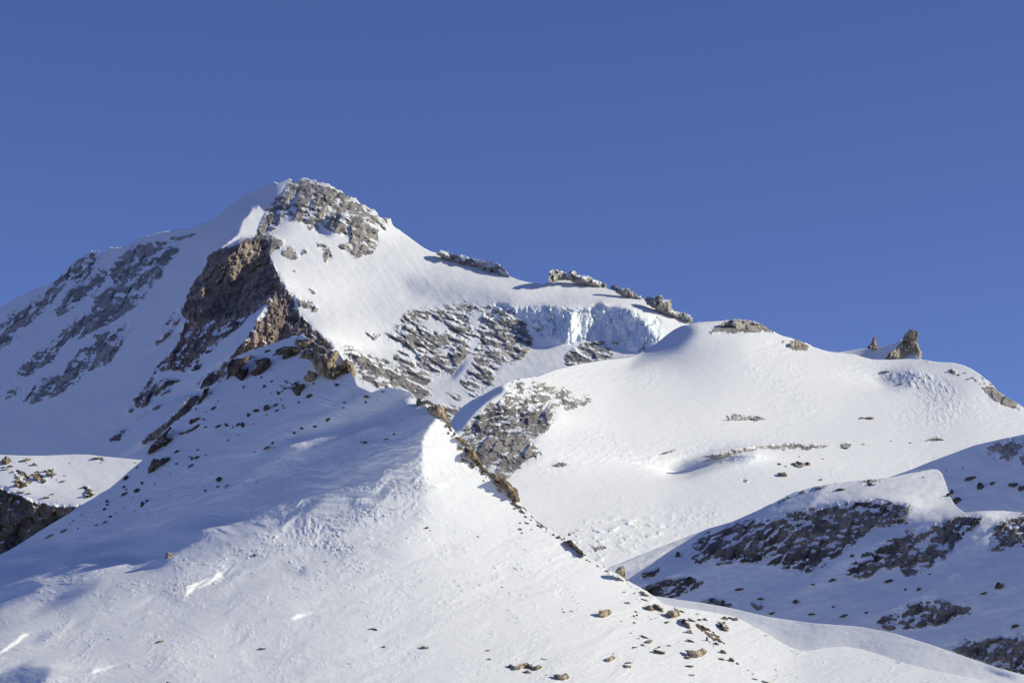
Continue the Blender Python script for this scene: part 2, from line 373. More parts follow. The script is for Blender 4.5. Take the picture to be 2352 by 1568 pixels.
slabs = T(7, [(-150, -20), (100, -270), (560, -350), (1020, -290), (1220, 0), (1140, 140), (1000, 220), (890, 230), (880, 340), (820, 450), (720, 530), (620, 500), (480, 360), (330, 330), (200, 200), (0, 60)])
slabs_low = T(6, [(1280, 280), (1400, 330), (1580, 410), (1850, 500), (2050, 640), (2150, 760), (2050, 800), (1850, 760), (1700, 720), (1560, 660), (1430, 500)])
slabs_r = T(7, [(330, 470), (560, 470), (600, 560), (480, 540)]); slabs_r2 = T(7, [(230, 590), (420, 580), (600, 640), (600, 690), (470, 710), (440, 790), (360, 700)])
icerock = T(3, [(-20, 690), (100, 720), (160, 850), (200, 930), (120, 1060), (0, 1120), (-60, 900)])
icerock2 = T(3, [(480, 1060), (620, 960), (830, 900), (940, 1050), (900, 1100), (700, 1140), (500, 1180)])
ice = T(3, [(-180, 590), (0, 610), (150, 615), (290, 605), (440, 618), (560, 640), (620, 615), (770, 605), (812, 575), (850, 615), (950, 615), (1040, 635), (1110, 648), (1200, 715), (1340, 705), (1420, 860), (1325, 945), (1200, 1045), (1080, 1005), (960, 950), (840, 893), (700, 915), (520, 940), (390, 915), (310, 870), (100, 695), (0, 660), (-150, 650)])
scat = [T(2, [(70, 550), (270, 650), (220, 700), (130, 780), (0, 740), (-20, 600)]), T(2, [(230, 750), (320, 690), (410, 800), (300, 810)]), T(2, [(540, 640), (660, 700), (700, 790), (690, 840), (630, 830), (620, 740)]),
        T(2, [(330, 890), (400, 930), (350, 930)]), T(2, [(460, 1080), (520, 1070), (570, 1150), (500, 1120)]), T(2, [(190, 960), (400, 1040), (260, 1010)]), T(2, [(600, 1380), (650, 1390), (630, 1400)]),
        T(2, [(330, 1130), (480, 1190), (600, 1290), (500, 1290), (400, 1240)]), T(3, [(150, 765), (320, 860), (280, 885), (200, 820)]), T(3, [(840, 905), (1000, 945), (990, 970), (870, 925)]), T(3, [(200, 1180), (250, 1145), (230, 1190)]),
        T(1, [(1500, 600), (1900, 560), (1600, 640)]), T(2, [(410, 720), (470, 730), (440, 790)]), T(2, [(980, 1470), (1150, 1500), (1100, 1560)])]
BUT = [but_top, but_lit, but_mid, but_foot]
main_rock = [(rib1, .92, 5), (rib2, .92, 5), (rib3, .85, 6), (rib3b, .92, 5), (rib4, .92, 5), (rib5, .9, 3), (but_top, 1.25, 4), (but_mid, .9, 4), (but_left, .85, 4), (but_low, .85, 3), (but_low2, .7, 3), (but_lit, 1.15, 4), (but_foot, .9, 4), (tan_rib, 1.2, 3),
             (summit, .92, 4), (slabs, .78, 8), (T(7, [(200, 200), (480, 360), (420, 470), (250, 500), (0, 480), (-100, 300), (0, 60)]), .84, 6), (slabs_low, .95, 5), (T(6, [(1180, 300), (1300, 330), (1420, 320), (1700, 450), (1900, 470), (2200, 700), (2150, 800), (1900, 730), (1600, 700), (1480, 640), (1440, 480), (1330, 400)]), .62, 6), (slabs_r, .7, 3), (slabs_r2, .8, 3), (icerock, .95, 4), (icerock2, .8, 4)]+[(s, 1.15, 2.5) for s in scat]+[(T(2, [(160, 1170), (60, 1225), (-60, 1325), (-200, 1480), (-270, 1570), (-150, 1500), (0, 1360), (100, 1275)]), -1.0, 2.5), (T(5, [(2350, 60), (2200, 190), (2080, 320), (2000, 410), (1870, 520), (1830, 620), (1920, 560), (2110, 410), (2240, 270), (2360, 120)]), -1.0, 3), (T(5, [(1440, 545), (1560, 530), (1720, 555), (1600, 600), (1480, 610), (1430, 600)]), -.9, 3), (T(5, [(1480, 330), (1560, 220), (1640, 90), (1700, 40), (1640, 230), (1540, 370), (1450, 480)]), -.8, 3)]+[(T(7, q), -1.0, 3) for q in ([(640, 110), (700, 140), (610, 300), (540, 380), (440, 375), (520, 250)], [(670, -40), (720, -20), (715, 60), (650, 130), (640, 60)], [(470, 350), (330, 330), (240, 410), (290, 480), (480, 470), (600, 520), (560, 400)], [(350, 80), (480, 60), (500, 110), (380, 130)])]+[(T(2, [(1500, 1400), (1700, 1380), (1790, 1440), (1700, 1500), (1600, 1470)]), -.8, 4), (T(2, [(1980, 1290), (2080, 1300), (2050, 1400), (2000, 1480), (1960, 1400)]), -.8, 4)]
# targets for the sheet: u, v, facing, slope
main_pts = [(-100, 900, -45, 46), (100, 700, -45, 46), (250, 850, -48, 47), (150, 1000, -45, 44), (350, 650, -45, 45), (420, 850, -50, 48), (500, 500, -42, 36), (560, 480, -42, 34), (440, 560, -45, 42),
            (665, 430, 10, 45), (610, 450, -42, 36), (640, 470, -20, 38), (760, 480, 35, 50), (860, 520, 40, 46), (700, 560, 35, 46), (650, 640, 40, 46), (760, 640, 38, 44), (820, 760, 40, 44), (950, 600, 35, 40), (900, 680, 22, 44), (1000, 640, 28, 36),
            (1100, 640, 28, 32), (1100, 690, 12, 42), (1250, 680, 25, 30), (1400, 690, 30, 32), (1520, 740, 35, 34), (1650, 800, 30, 34), (950, 780, 20, 44), (1050, 850, 10, 44), (1150, 760, 10, 48), (1230, 830, 5, 36), (1400, 810, 5, 40),
            (900, 880, 30, 44), (700, 850, 30, 50), (500, 780, -50, 52), (350, 950, -50, 46), (300, 1100, -45, 40), (600, 950, -20, 45), (1100, 950, 20, 40), (1000, 1000, 10, 40)]
main_polys = [(T(1, [(2190, 585), (2235, 450), (2290, 400), (2320, 335), (2350, 350), (2395, 300), (2400, 350), (2460, 370), (2440, 520), (2350, 605), (2250, 640), (2120, 690), (1980, 745)]), 25, 42, 1.5),
              (T(2, [(-150, 330), (0, 180), (150, 105), (215, 180), (130, 320), (40, 300)]), -42, 37, 3),
              (but_top, -45, 66, 4), (but_mid, -48, 56, 5), (but_lit, 0, 66, 4), (but_foot, -40, 60, 4),
              (T(1, [(1920, 965), (1950, 1040), (1945, 1120), (2000, 1200), (2070, 1280), (1950, 1340), (1850, 1370), (1820, 1330), (1850, 1250), (1870, 1180), (1830, 1120), (1870, 1060), (1900, 1030)]), 55, 66, 2),
              (T(1, [(2110, 770), (2260, 640), (2400, 620), (2440, 800), (2270, 870), (2290, 1000), (2200, 1040), (2190, 1190), (2150, 1060), (2110, 900)]), 45, 66, 3),
              (T(6, [(560, 0), (740, -240), (790, 0), (780, 200), (700, 280), (440, 330), (440, 240), (500, 200), (520, 100)]), 45, 66, 3),
              (T(2, [(240, 1055), (300, 1110), (400, 1300), (520, 1450), (640, 1540), (400, 1500), (280, 1300)]), 10, 60, 3),
              (tan_rib, 40, 62, 3),
              (T(2, [(560, 470), (800, 380), (820, 420), (720, 480), (680, 560), (740, 600), (640, 590), (590, 540)]), -30, 55, 3),
              (T(2, [(1330, 990), (1700, 1000), (2100, 1060), (2350, 1180), (2350, 1260), (1900, 1230), (1560, 1220), (1400, 1130)]), 2, 40, 8),
              (ice, 10, 72, 2), (T(3, [(90, 680), (550, 650), (520, 930), (400, 915), (300, 860), (170, 760)]), -20, 76, 3), (T(3, [(540, 690), (600, 640), (640, 900), (520, 935)]), 55, 66, 2),
              (T(3, [(640, 640), (800, 620), (840, 880), (650, 910)]), 28, 66, 2), (T(3, [(770, 610), (812, 580), (850, 620), (810, 760), (790, 700)]), -40, 75, 2),
              (T(3, [(830, 760), (900, 680), (960, 620), (1100, 690), (1240, 800), (1320, 930), (1200, 1035), (1060, 995), (840, 885)]), -22, 76, 3),
              (T(3, [(1100, 650), (1340, 700), (1420, 860), (1330, 935), (1240, 780)]), 45, 52, 2),
              (T(3, [(100, 700), (310, 870), (390, 920), (520, 945), (300, 990), (180, 960)]), -40, 45, 3),
              (T(7, [(460, 340), (650, 150), (560, 280), (480, 360)]), -50, 45, 3)]
main_sil = [(-240, 790), (-100, 745), (0, 704), (67, 669), (100, 657), (132, 642), (155, 614), (175, 597), (195, 587), (212, 578), (225, 575), (234, 582), (246, 573), (255, 568), (262, 570), (282, 567), (300, 557), (325, 546), (355, 537), (380, 531), (395, 531), (410, 527), (435, 526), (462, 514), (488, 504), (512, 484), (538, 464), (562, 446), (588, 436), (612, 426), (626, 420), (629, 417), (639, 421), (652, 415), (665, 410), (674, 417), (683, 419), (698, 411), (710, 412), (723, 416), (732, 423), (748, 422), (773, 432), (790, 441), (795, 449), (814, 454), (828, 467), (846, 478), (866, 486), (872, 496), (887, 500), (897, 503), (900, 514), (913, 524), (945, 549), (970, 567), (988, 577), (1003, 581), (1060, 597), (1120, 614), (1176, 637), (1191, 643), (1213, 648), (1248, 653), (1283, 640), (1316, 646), (1346, 653), (1386, 661), (1426, 673), (1476, 685), (1511, 707), (1551, 725), (1581, 742), (1640, 775), (1800, 870), (1900, 930)]
M = Layer(-240, 1900, 380, 1300, (690, 420, 4200.), main_pts, main_polys, 3.0, main_rock, sil=main_sil)
dirL = T(0, [(-300, 300), (600, 300), (760, 800), (300, 1300), (-300, 1300)])
def main_relief(u, v):                            # jointed relief: > 0 sinks in, < 0 stands out
    sl_ = np.clip((u-800)/60, 0, 1); bt = M.mask(BUT, 4, u, v)
    x, y = rot(u, v, 62, 44, 17); x2, y2 = rot(u, v, -30, 62, 17); w1 = fbm(u/40, v/40, 3, 3)
    cr = (facet(x+w1*.7, y, 8)*(1-sl_)+facet(x2+w1*.7, y2, 12)*sl_*.8)*8
    x, y = rot(u, v, -12, 22, 9); cr = cr+facet(x+w1, y, 9)*3.6+facet(u/8+w1, v/6, 10)*1.7+fbm(u/14, v/10, 4, 14, .6)*3
    if np.any(bt > .02):
        cr = cr+bt*(facet(u/16+w1*1.2, v/44, 51)*8+facet(u/8, v/19, 52)*4.5+facet(u/4.5, v/8, 53)*2.0+ridged(u/7, v/30, 2, 54)*1.5)
    return cr
def expose(rk, cr, u, v, seed, amp=1.0):
    lo = fbm(u/60, v/42, 3, seed)*.62; mi = fbm(u/17, v/10, 4, seed+1, .6)*.6; fi = fbm(u/6.5, v/2.8, 3, seed+2, .6)*.7
    f = rk-.12+(lo+mi+fi-np.clip(cr, -9, 9)*.035)*smooth(rk, .02, .35)*(1-.55*smooth(rk, .95, 1.12))*amp
    return np.clip(f, -.2, 1.3)
def main_rockf(u, v, rk): return expose(rk, main_relief(u, v) if np.any(rk > .02) else rk*0, u, v, 11)
def main_disp(u, v, rk, rock):
    s = smooth(rock, .2, .7); w = smooth(rk, .1, .6)
    x, y = rot(u, v, 50, 90, 34)
    big = ridged(x, y, 3, 5)*np.clip((700-u)/150, 0, 1)*6
    cr = main_relief(u, v)
    x, y = rot(u, v, -55, 60, 10); sn = fbm(u/120, v/70, 3, 41)*5+fbm(u/30, v/20, 4, 44, .6)*1.3+fbm(x, y, 3, 46)*.8
    icem = M.mask([ice], 2, u, v)
    ic = (facet(u/26+fbm(u/20, v/20, 2, 66)*.6, v/44, 61)*10+facet(u/10, v/26, 62)*4.5+ridged(u/12, v/50, 3, 63)*4+fbm(u/8, v/7, 4, 64, .6)*1.6+ridged(u/90, v/7, 2, 67)*.9)*icem
    return -(big*w)+cr*w*(.45+.55*s)-s*1.5*w+sn+ic
def main_sn(us):
    w = np.interp(us, [0, 120, 140, 235, 260, 660, 680, 900, 940, 1010], [0, 0, 1, 1, .15, .1, 1, 1, .1, 0])
    return w*(fbm(us/14., us*0+.5, 4, 77, .65)*9)
main_bot = [(-240, 1200), (330, 1200), (420, 1120), (600, 980), (900, 980), (1100, 1080), (1250, 960), (1600, 900), (1900, 960)]
build_layer(M, 'main_peak', main_sil, main_bot, (-200, 1800), 2.0, 400, main_disp, main_rockf, M_main,
            parts=[('ice_cliff', [ice], M_ice, ('pale blue broken ice cliff hanging under the snow shelf', 'ice cliff')),
                   ('rock_buttress', [but_top, but_lit, but_mid, but_left, but_foot], M_warm, ('brown rock buttress with sunlit prows left of the bright main face', 'rock buttress')),
                   ('summit_rocks', [summit], M_main, ('grey brown snow dusted crag capping the main summit', 'crag')),
                   ('rock_rib', [rib1], M_main, ('snow dusted rock rib running down to the left picture edge from the shaded skyline', 'rock rib', 'rock ribs on the shaded left face')), ('rock_rib', [rib2], M_main, ('short narrow rock rib in the snow between two longer ribs, near the left skyline', 'rock rib', 'rock ribs on the shaded left face')), ('rock_rib', [rib3, rib3b], M_main, ('long broad rock rib starting right under the left shoulder of the skyline', 'rock rib', 'rock ribs on the shaded left face')), ('rock_rib', [rib4], M_main, ('lowest rock rib, ending above the smooth shaded snow bowl', 'rock rib', 'rock ribs on the shaded left face')),
                   ('tan_rock_rib', [tan_rib], M_warm, ('small sunlit tan rock rib just behind the shaded crest of the front ridge', 'rock rib')),
                   ('rock_slabs', [slabs, slabs_low, icerock], M_main, ('snow streaked grey rock slabs spread below the snow shelf and ice cliff', 'rock slabs'))],
            silnoise=main_sn, label='tall snowy main peak with rocky summit and shaded left face')

# ------------------------------------------------------------------ GLACIER SLOPE AND SHADED RIGHT SLOPE
outcrop = T(7, [(560, 850), (700, 700), (800, 600), (950, 540), (930, 430), (1080, 350), (1250, 360), (1450, 420), (1620, 500), (1780, 510), (1780, 610), (1470, 640), (1400, 740), (1300, 860), (1200, 900), (1320, 1050), (1200, 1120), (1050, 1200), (960, 1270), (850, 1260), (700, 1100), (560, 950)])
outcrop_core = T(7, [(560, 850), (700, 700), (850, 600), (1150, 620), (1460, 640), (1400, 740), (1300, 860), (1200, 900), (1320, 1050), (1200, 1120), (1050, 1200), (960, 1270), (850, 1260), (700, 1100), (560, 950)])
HR1 = T(9, [(400, 440), (500, 350), (670, 300), (900, 260), (1250, 180), (1500, 165), (1700, 200), (1620, 290), (1450, 340), (1300, 450), (1150, 560), (1040, 600), (900, 550), (700, 520), (560, 540), (400, 540)])
HR2 = T(9, [(1290, 600), (1400, 480), (1700, 330), (2050, 250), (2130, 260), (1980, 380), (1900, 500), (1700, 610), (1640, 600), (1620, 540), (1420, 620)])
HR3 = T(9, [(2050, 480), (2150, 440), (2180, 300), (2352, 250), (2600, 260), (2600, 430), (2352, 430), (2150, 460)])
HR4 = T(9, [(1480, 900), (1520, 840), (1750, 740), (1850, 740), (2080, 810), (1900, 890), (1700, 915), (1560, 930)])
HR5 = T(9, [(60, 690), (230, 630), (380, 610), (490, 650), (350, 720), (180, 760)])
HR7 = T(9, [(1880, 1020), (2040, 990), (2352, 960), (2600, 960), (2600, 1300), (2352, 1190), (2200, 1150)])
HR9 = T(4, [(1980, 1250), (2100, 1180), (2350, 1150), (2600, 1100), (2600, 1450), (2350, 1420), (2250, 1330), (2100, 1380)])
hsc = [T(9, [(420, 750), (530, 740), (690, 800), (600, 800)]), T(9, [(730, 760), (830, 780), (790, 810)]), T(4, [(1750, 1500), (1880, 1510), (1870, 1560)]), T(4, [(1600, 1430), (1670, 1440), (1650, 1470)]),
       T(4, [(1760, 1430), (1820, 1430), (1790, 1445)]), T(9, [(1540, 635), (1575, 635), (1555, 650)]), T(9, [(2180, 660), (2260, 655), (2200, 690)]), T(9, [(310, 460), (330, 470), (315, 510)]), T(9, [(90, 600), (210, 560), (215, 580), (120, 625)])]
gsc = [T(4, [(180, 300), (120, 270), (260, 248), (385, 310), (360, 348), (230, 345)]), T(4, [(-100, 1240), (0, 1215), (150, 1205), (600, 1210), (500, 1250), (250, 1252), (120, 1262)]), T(4, [(640, 1215), (780, 1210), (720, 1255)]), T(4, [(900, 965), (975, 965), (930, 992)]),
       T(4, [(1650, 530), (1700, 530), (1780, 575), (1700, 560)]), T(4, [(1830, 600), (1900, 600), (1980, 660), (1940, 650)]), T(4, [(1960, 680), (2060, 690), (2350, 880), (2300, 900), (2150, 830), (2000, 750)]), T(4, [(1940, 560), (2050, 640), (2070, 680), (1990, 620)]),
       T(3, [(1800, 850), (1890, 790), (2050, 728), (2350, 800), (2420, 850), (2350, 842), (2230, 838), (2100, 858), (2000, 872), (1950, 855)]), T(7, [(1380, 1140), (1470, 1112), (1560, 1140), (1490, 1172)]), T(4, [(80, 1480), (170, 1470), (150, 1505)]), T(4, [(210, 1390), (290, 1375), (390, 1390), (280, 1415)]),
       T(4, [(1450, 1180), (1540, 1150), (1600, 1165), (1500, 1185)]), T(9, [(640, 50), (760, 30), (720, 55)]), T(4, [(-440, 960), (-300, 940), (-50, 965), (-100, 990), (-300, 980)]), 
       T(4, [(60, 1388), (130, 1380), (110, 1402)]), T(10, [(1120, 200), (1290, 175), (1290, 195), (1200, 210)]), T(10, [(1820, 80), (1880, 50), (1860, 100)]), T(10, [(1400, 328), (1500, 326), (1480, 362), (1410, 362)]), T(10, [(1480, 303), (1560, 303), (1520, 322)]), T(10, [(1310, 330), (1400, 330), (1350, 347)]), T(4, [(1590, 430), (1255, 428), (1330, 430), (1300, 440)]), T(4, [(1400, 432), (1460, 437), (1550, 458), (1450, 455)])]
hgs = [T(9, [(1380, 50), (1450, 35), (1520, 45), (1450, 80)]), T(9, [(1020, 112), (1230, 64), (1200, 82), (1050, 118)])]
gl_rock = [(outcrop, .62, 7), (outcrop_core, 1.0, 6)]+[(s, 1.2, 2.5) for s in gsc]
h_rock = [(HR1, .95, 5), (HR2, .9, 5), (HR3, .85, 5), (HR4, .85, 5), (HR5, .9, 4), (HR7, .95, 5), (HR9, .6, 6)]+[(s, 1.15, 2.5) for s in hsc+hgs]
hcrest = [(1380, 1310), (1500, 1262), (1628, 1213), (1683, 1197), (1740, 1172), (1796, 1143), (1827, 1129), (1870, 1117), (1913, 1111)]
Hpoly = hcrest+[(1980, 1140), (2100, 1150), (2200, 1178), (2352, 1175), (2560, 1170), (2560, 1750), (1300, 1750)]
gl_pts = [(1100, 1000, 20, 42), (1250, 950, 45, 38), (1200, 1120, 32, 28), (1350, 900, 38, 32), (1350, 1050, 35, 30), (1500, 900, 28, 27), (1550, 770, -25, 30), (1650, 780, 10, 25), (1750, 800, 30, 26), (1700, 950, 32, 27), (1900, 900, 30, 26), (2050, 900, 25, 26), (2150, 880, 0, 30),
          (2280, 950, 25, 33), (2200, 1000, 15, 28), (1400, 1180, 26, 22), (1700, 1080, 22, 22), (1900, 1080, 20, 21), (2000, 1000, 22, 25), (2400, 1000, 25, 34), (1500, 1080, 34, 27), (1600, 1160, 15, 21), (1800, 1250, 10, 20), (2200, 1200, 10, 20)]
gl_polys = [(T(7, [(480, 850), (460, 700), (620, 560), (940, 400), (960, 470), (800, 560), (700, 650), (560, 830)]), -50, 46, 4), (outcrop_core, 22, 54, 6),
            (T(0, [(1440, 845), (1506, 785), (1546, 755), (1575, 740), (1600, 760), (1560, 800), (1520, 815)]), -50, 38, 6),
            (T(4, [(980, 570), (1080, 540), (1300, 510), (1400, 590), (1250, 700), (1080, 680)]), -34, 30, 8),
            (T(0, [(1528, 1092), (1572, 1060), (1640, 1042), (1745, 1034), (1720, 1052), (1655, 1070), (1595, 1090)]), -42, 32, 6),
            ]
gl_sil = [(960, 1060), (1020, 990), (1036, 966), (1060, 935), (1085, 918), (1111, 906), (1157, 881), (1182, 870), (1201, 867), (1233, 865), (1276, 848), (1326, 836), (1388, 826), (1440, 821), (1468, 811), (1506, 789), (1530, 770), (1546, 758), (1566, 748), (1601, 740), (1651, 737), (1688, 733), (1726, 737), (1763, 754), (1796, 771), (1831, 780), (1864, 794), (1884, 802), (1904, 807), (1924, 809), (1959, 813), (1979, 819), (2001, 825), (2039, 826), (2081, 824), (2114, 825), (2151, 831), (2189, 833), (2214, 839), (2231, 847), (2254, 862), (2279, 882), (2289, 895), (2314, 912), (2339, 927), (2352, 937), (2450, 1005), (2600, 1100)]
G = Layer(960, 2780, 700, 1700, (1700, 745, 2600.), gl_pts, gl_polys, 3.0, gl_rock, sil=gl_sil)
def gl_relief(u, v):
    w1 = fbm(u/40, v/40, 3, 2); x, y = rot(u, v, 58, 36, 20)
    x2, y2 = rot(u, v, 20, 22, 9)
    return facet(x+w1*.7, y, 28)*7.5+facet(x2+w1, y2, 29)*3.4+facet(u/7+w1, v/6, 30)*1.6+fbm(u/14, v/10, 4, 24, .6)*3
def gl_rockf(u, v, rk): return expose(rk, gl_relief(u, v) if np.any(rk > .02) else rk*0, u, v, 111)
def gl_disp(u, v, rk, rock):
    s = smooth(rock, .2, .7); w = smooth(rk, .1, .6)
    cr = gl_relief(u, v)
    P = np.exp(G.lnr(u, v)); q = ray(u, v)*P[..., None]; X, Y = q[..., 0], q[..., 1]
    sn = fbm(X/160, Y/300, 3, 141)*4.0+fbm(X/45, Y/80, 3, 143)*.9
    rough = smooth(fbm(u/170, v/90, 2, 151), -.05, .35)
    x, y = rot(u+fbm(u/90, v/60, 2, 155)*40, v, 12, 34, 7); sn = sn+fbm(x, y, 4, 145, .6)*2.8*(.35+rough)+fbm(u/9, v/4, 3, 157, .6)*1.15*(.3+rough)-np.maximum(fbm(u/16, v/6, 3, 158, .6)-.12, 0)*5*rough
    lm = G.mask([T(0, [(1280, 1240), (1330, 1190), (1500, 1170), (1660, 1170), (1640, 1210), (1480, 1260), (1380, 1300)])], 12, u, v); sn = sn-np.maximum(fbm(u/34, v/12, 4, 149, .6)-.02, 0)*22*lm
    # crevassed, wrinkled snow on the right shoulder
    wm = G.mask([T(4, [(1000, 560), (1400, 500), (1700, 640), (1850, 900), (1500, 1000), (1350, 800)]), T(4, [(1100, 900), (1950, 900), (1600, 1040), (1150, 1000)])], 10, u, v)
    x, y = rot(u, v, -60, 16, 6); sn = sn+ridged(x+fbm(u/20, v/20, 2, 9), y, 3, 147)*4.0*wm-np.maximum(fbm(u/14, v/8, 3, 159), 0)*8*wm
    return cr*w*(.45+.55*s)-s*1.4*w+sn
gl_bot = [(960, 1160), (1100, 1200), (1200, 1330), (1400, 1430), (1560, 1520), (2000, 1560), (2600, 1680)]
def gl_sn(us):
    w = np.interp(us, [1060, 1100, 1230, 1240, 1660, 1680, 1800, 1860, 1880, 2240, 2260, 2400], [.2, .6, .6, 0.05, .05, .7, .3, .7, .05, .05, .6, .6])
    return w*fbm(us/12., us*0+3.5, 4, 79, .65)*7
build_layer(G, 'glacier_slope', gl_sil, gl_bot, (980, 2720), 2.0, 380, gl_disp, gl_rockf, M_glac,
            parts=[('rock_outcrop', [outcrop], M_main, ('wedge shaped grey brown rock outcrop at the left edge of the glacier slope', 'rock outcrop'))],
            silnoise=gl_sn, label='broad sunlit glacier slope falling to shaded rocky ground')

# ------------------------------------------------------------------ SHADED RIGHT SLOPE
h2_sil = [(2000, 1120), (2042, 1096), (2090, 1079), (2139, 1059), (2239, 1022), (2300, 1008), (2352, 997), (2420, 996), (2600, 1010)]
H2 = Layer(1960, 2800, 940, 1300, (2200, 1060, 1950.), [(2100, 1100, -45, 42), (2250, 1080, -45, 44), (2350, 1060, -44, 44), (2250, 1150, -46, 42), (2450, 1100, -44, 44)], [], 3.0, [(HR9, .8, 6)]+[(q, 1.15, 2.5) for q in hsc[2:5]], sil=h2_sil)
h_sil = [(1340, 1330), (1380, 1310), (1500, 1262), (1628, 1213), (1683, 1197), (1740, 1172), (1796, 1143), (1827, 1129), (1870, 1117), (1913, 1109), (1980, 1102), (2042, 1096), (2090, 1086), (2140, 1077), (2154, 1078), (2164, 1088), (2173, 1112), (2182, 1140), (2195, 1162), (2216, 1177), (2250, 1173), (2300, 1172), (2352, 1177), (2450, 1180), (2600, 1190)]
h_pts = [(1450, 1310, -30, 32), (1600, 1260, -36, 36), (1600, 1350, -38, 38), (1800, 1300, -38, 38), (1850, 1140, 5, 24), (2000, 1130, 10, 24), (2100, 1120, 12, 24), (2160, 1140, 5, 24), (2230, 1190, -5, 26), (2330, 1190, 0, 26), (2100, 1300, -38, 38), (2000, 1420, -36, 36), (2300, 1400, -40, 40), (2200, 1230, -38, 38), (2350, 1250, -40, 40), (1750, 1420, -36, 36), (2350, 1500, -38, 40)]
h_polys = [(T(9, [(1240, 80), (1480, 40), (1700, -10), (1900, -40), (1905, 180), (2020, 236), (2180, 225), (2300, 215), (2300, 250), (2180, 262), (2000, 290), (1850, 300), (1760, 250), (1700, 190), (1600, 168), (1400, 165), (1000, 240), (850, 270), (1000, 180)]), 12, 24, 3),
           (T(0, [(1340, 1270), (1500, 1225), (1628, 1190), (1720, 1170), (1745, 1190), (1640, 1248), (1520, 1302), (1400, 1370)]), 3, 25, 12),
           (T(9, [(640, 300), (930, 160), (1130, 85), (1200, 85), (1100, 160), (850, 260), (700, 300)]), -40, 36, 5),
           (T(9, [(1750, 700), (1850, 690), (2000, 600), (2100, 520), (2200, 480), (2000, 560), (1880, 640)]), -8, 28, 8),
           (HR1, -38, 62, 5), (HR2, -38, 60, 5), (HR4, -35, 64, 4), (HR5, -32, 62, 4), (HR7, -35, 58, 5)]
Hs = Layer(1280, 2800, 900, 1720, (1700, 1200, 1450.), h_pts, h_polys, 3.0, h_rock, sil=h_sil)
hb = [(1340, 1460), (1560, 1500), (2000, 1560), (2600, 1700)]
def h2_disp(u, v, rk, rock):
    s_ = smooth(rock, .2, .7); w = smooth(rk, .1, .6); return gl_relief(u, v)*1.2*w*(.45+.55*s_)-s_*1.4*w+fbm(u/70, v/36, 3, 171)*6+fbm(u/22, v/10, 3, 173, .6)*1.2
build_layer(H2, 'shaded_shoulder', h2_sil, [(2000, 1200), (2600, 1290)], (2010, 2740), 2.0, 110, h2_disp, gl_rockf, M_glac, label='blue shaded shoulder rising to the right picture edge', backlen=.06)
def h_sn(us): return np.interp(us, [1700, 1780, 1930, 1980], [.05, .8, .6, .1])*fbm(us/10., us*0+3.5, 4, 89, .65)*5
def h_disp(u, v, rk, rock):
    s = smooth(rock, .2, .7); w = smooth(rk, .1, .6); cr = gl_relief(u, v)*1.45
    x, y = rot(u, v, 20, 90, 36); sn = fbm(x, y, 3, 161)*7+fbm(x*4, y*3, 4, 163, .6)*1.6
    lit = Hs.mask([h_polys[0][0]], 4, u, v); x, y = rot(u, v, 10, 30, 9); sn = sn+fbm(x, y, 4, 165)*2.2*(.3+lit)
    return cr*w*(.45+.55*s)-s*1.4*w+sn
build_layer(Hs, 'shaded_slope', h_sil, hb, (1350, 2740), 2.0, 280, h_disp, gl_rockf, M_glac,
            parts=[('cliff_band', [HR1], M_hr, ('largest dark cliff band, spread under the sunlit bench of the right slope', 'cliff', 'cliff bands on the shaded right slope')), ('cliff_band', [HR2], M_hr, ('slanting dark cliff band just right of the largest one', 'cliff', 'cliff bands on the shaded right slope')), ('cliff_band', [HR3], M_hr, ('dark cliff band cut by the right picture edge, high on the shaded slope', 'cliff', 'cliff bands on the shaded right slope')), ('cliff_band', [HR4], M_hr, ('lens shaped dark cliff standing alone low on the shaded snow', 'cliff', 'cliff bands on the shaded right slope')), ('cliff_band', [HR5], M_hr, ('small rounded dark cliff right behind the bright front ridge edge', 'cliff', 'cliff bands on the shaded right slope')), ('cliff_band', [HR7], M_hr, ('dark cliff in the lower right corner above the smooth moraine crest', 'cliff', 'cliff bands on the shaded right slope'))],
            silnoise=h_sn, label='rough shaded slope with dark cliff bands at the lower right', backlen=.1)

# ------------------------------------------------------------------ SADDLE BEHIND THE SPIRES
Bk = Layer(1840, 2260, 740, 900, (2000, 805, 2900.), [(1900, 810, 5, 24), (1960, 805, 0, 24), (2000, 815, -48, 40), (2050, 800, -48, 42), (2120, 830, -20, 35)], [])
sad_sil = [(1840, 830), (1900, 813), (1949, 805), (1976, 801), (2014, 800), (2040, 793), (2055, 788), (2069, 780), (2085, 790), (2110, 822), (2150, 840), (2260, 860)]
build_layer(Bk, 'snow_saddle', sad_sil, [(1840, 890), (2260, 890)], (1850, 2250), 2.0, 50,
            lambda u, v, rk, r: fbm(u/40, v/20, 3, 5)*.6, lambda u, v, rk: rk*0-.2, M_glac, label='snow saddle under the two rock spires')

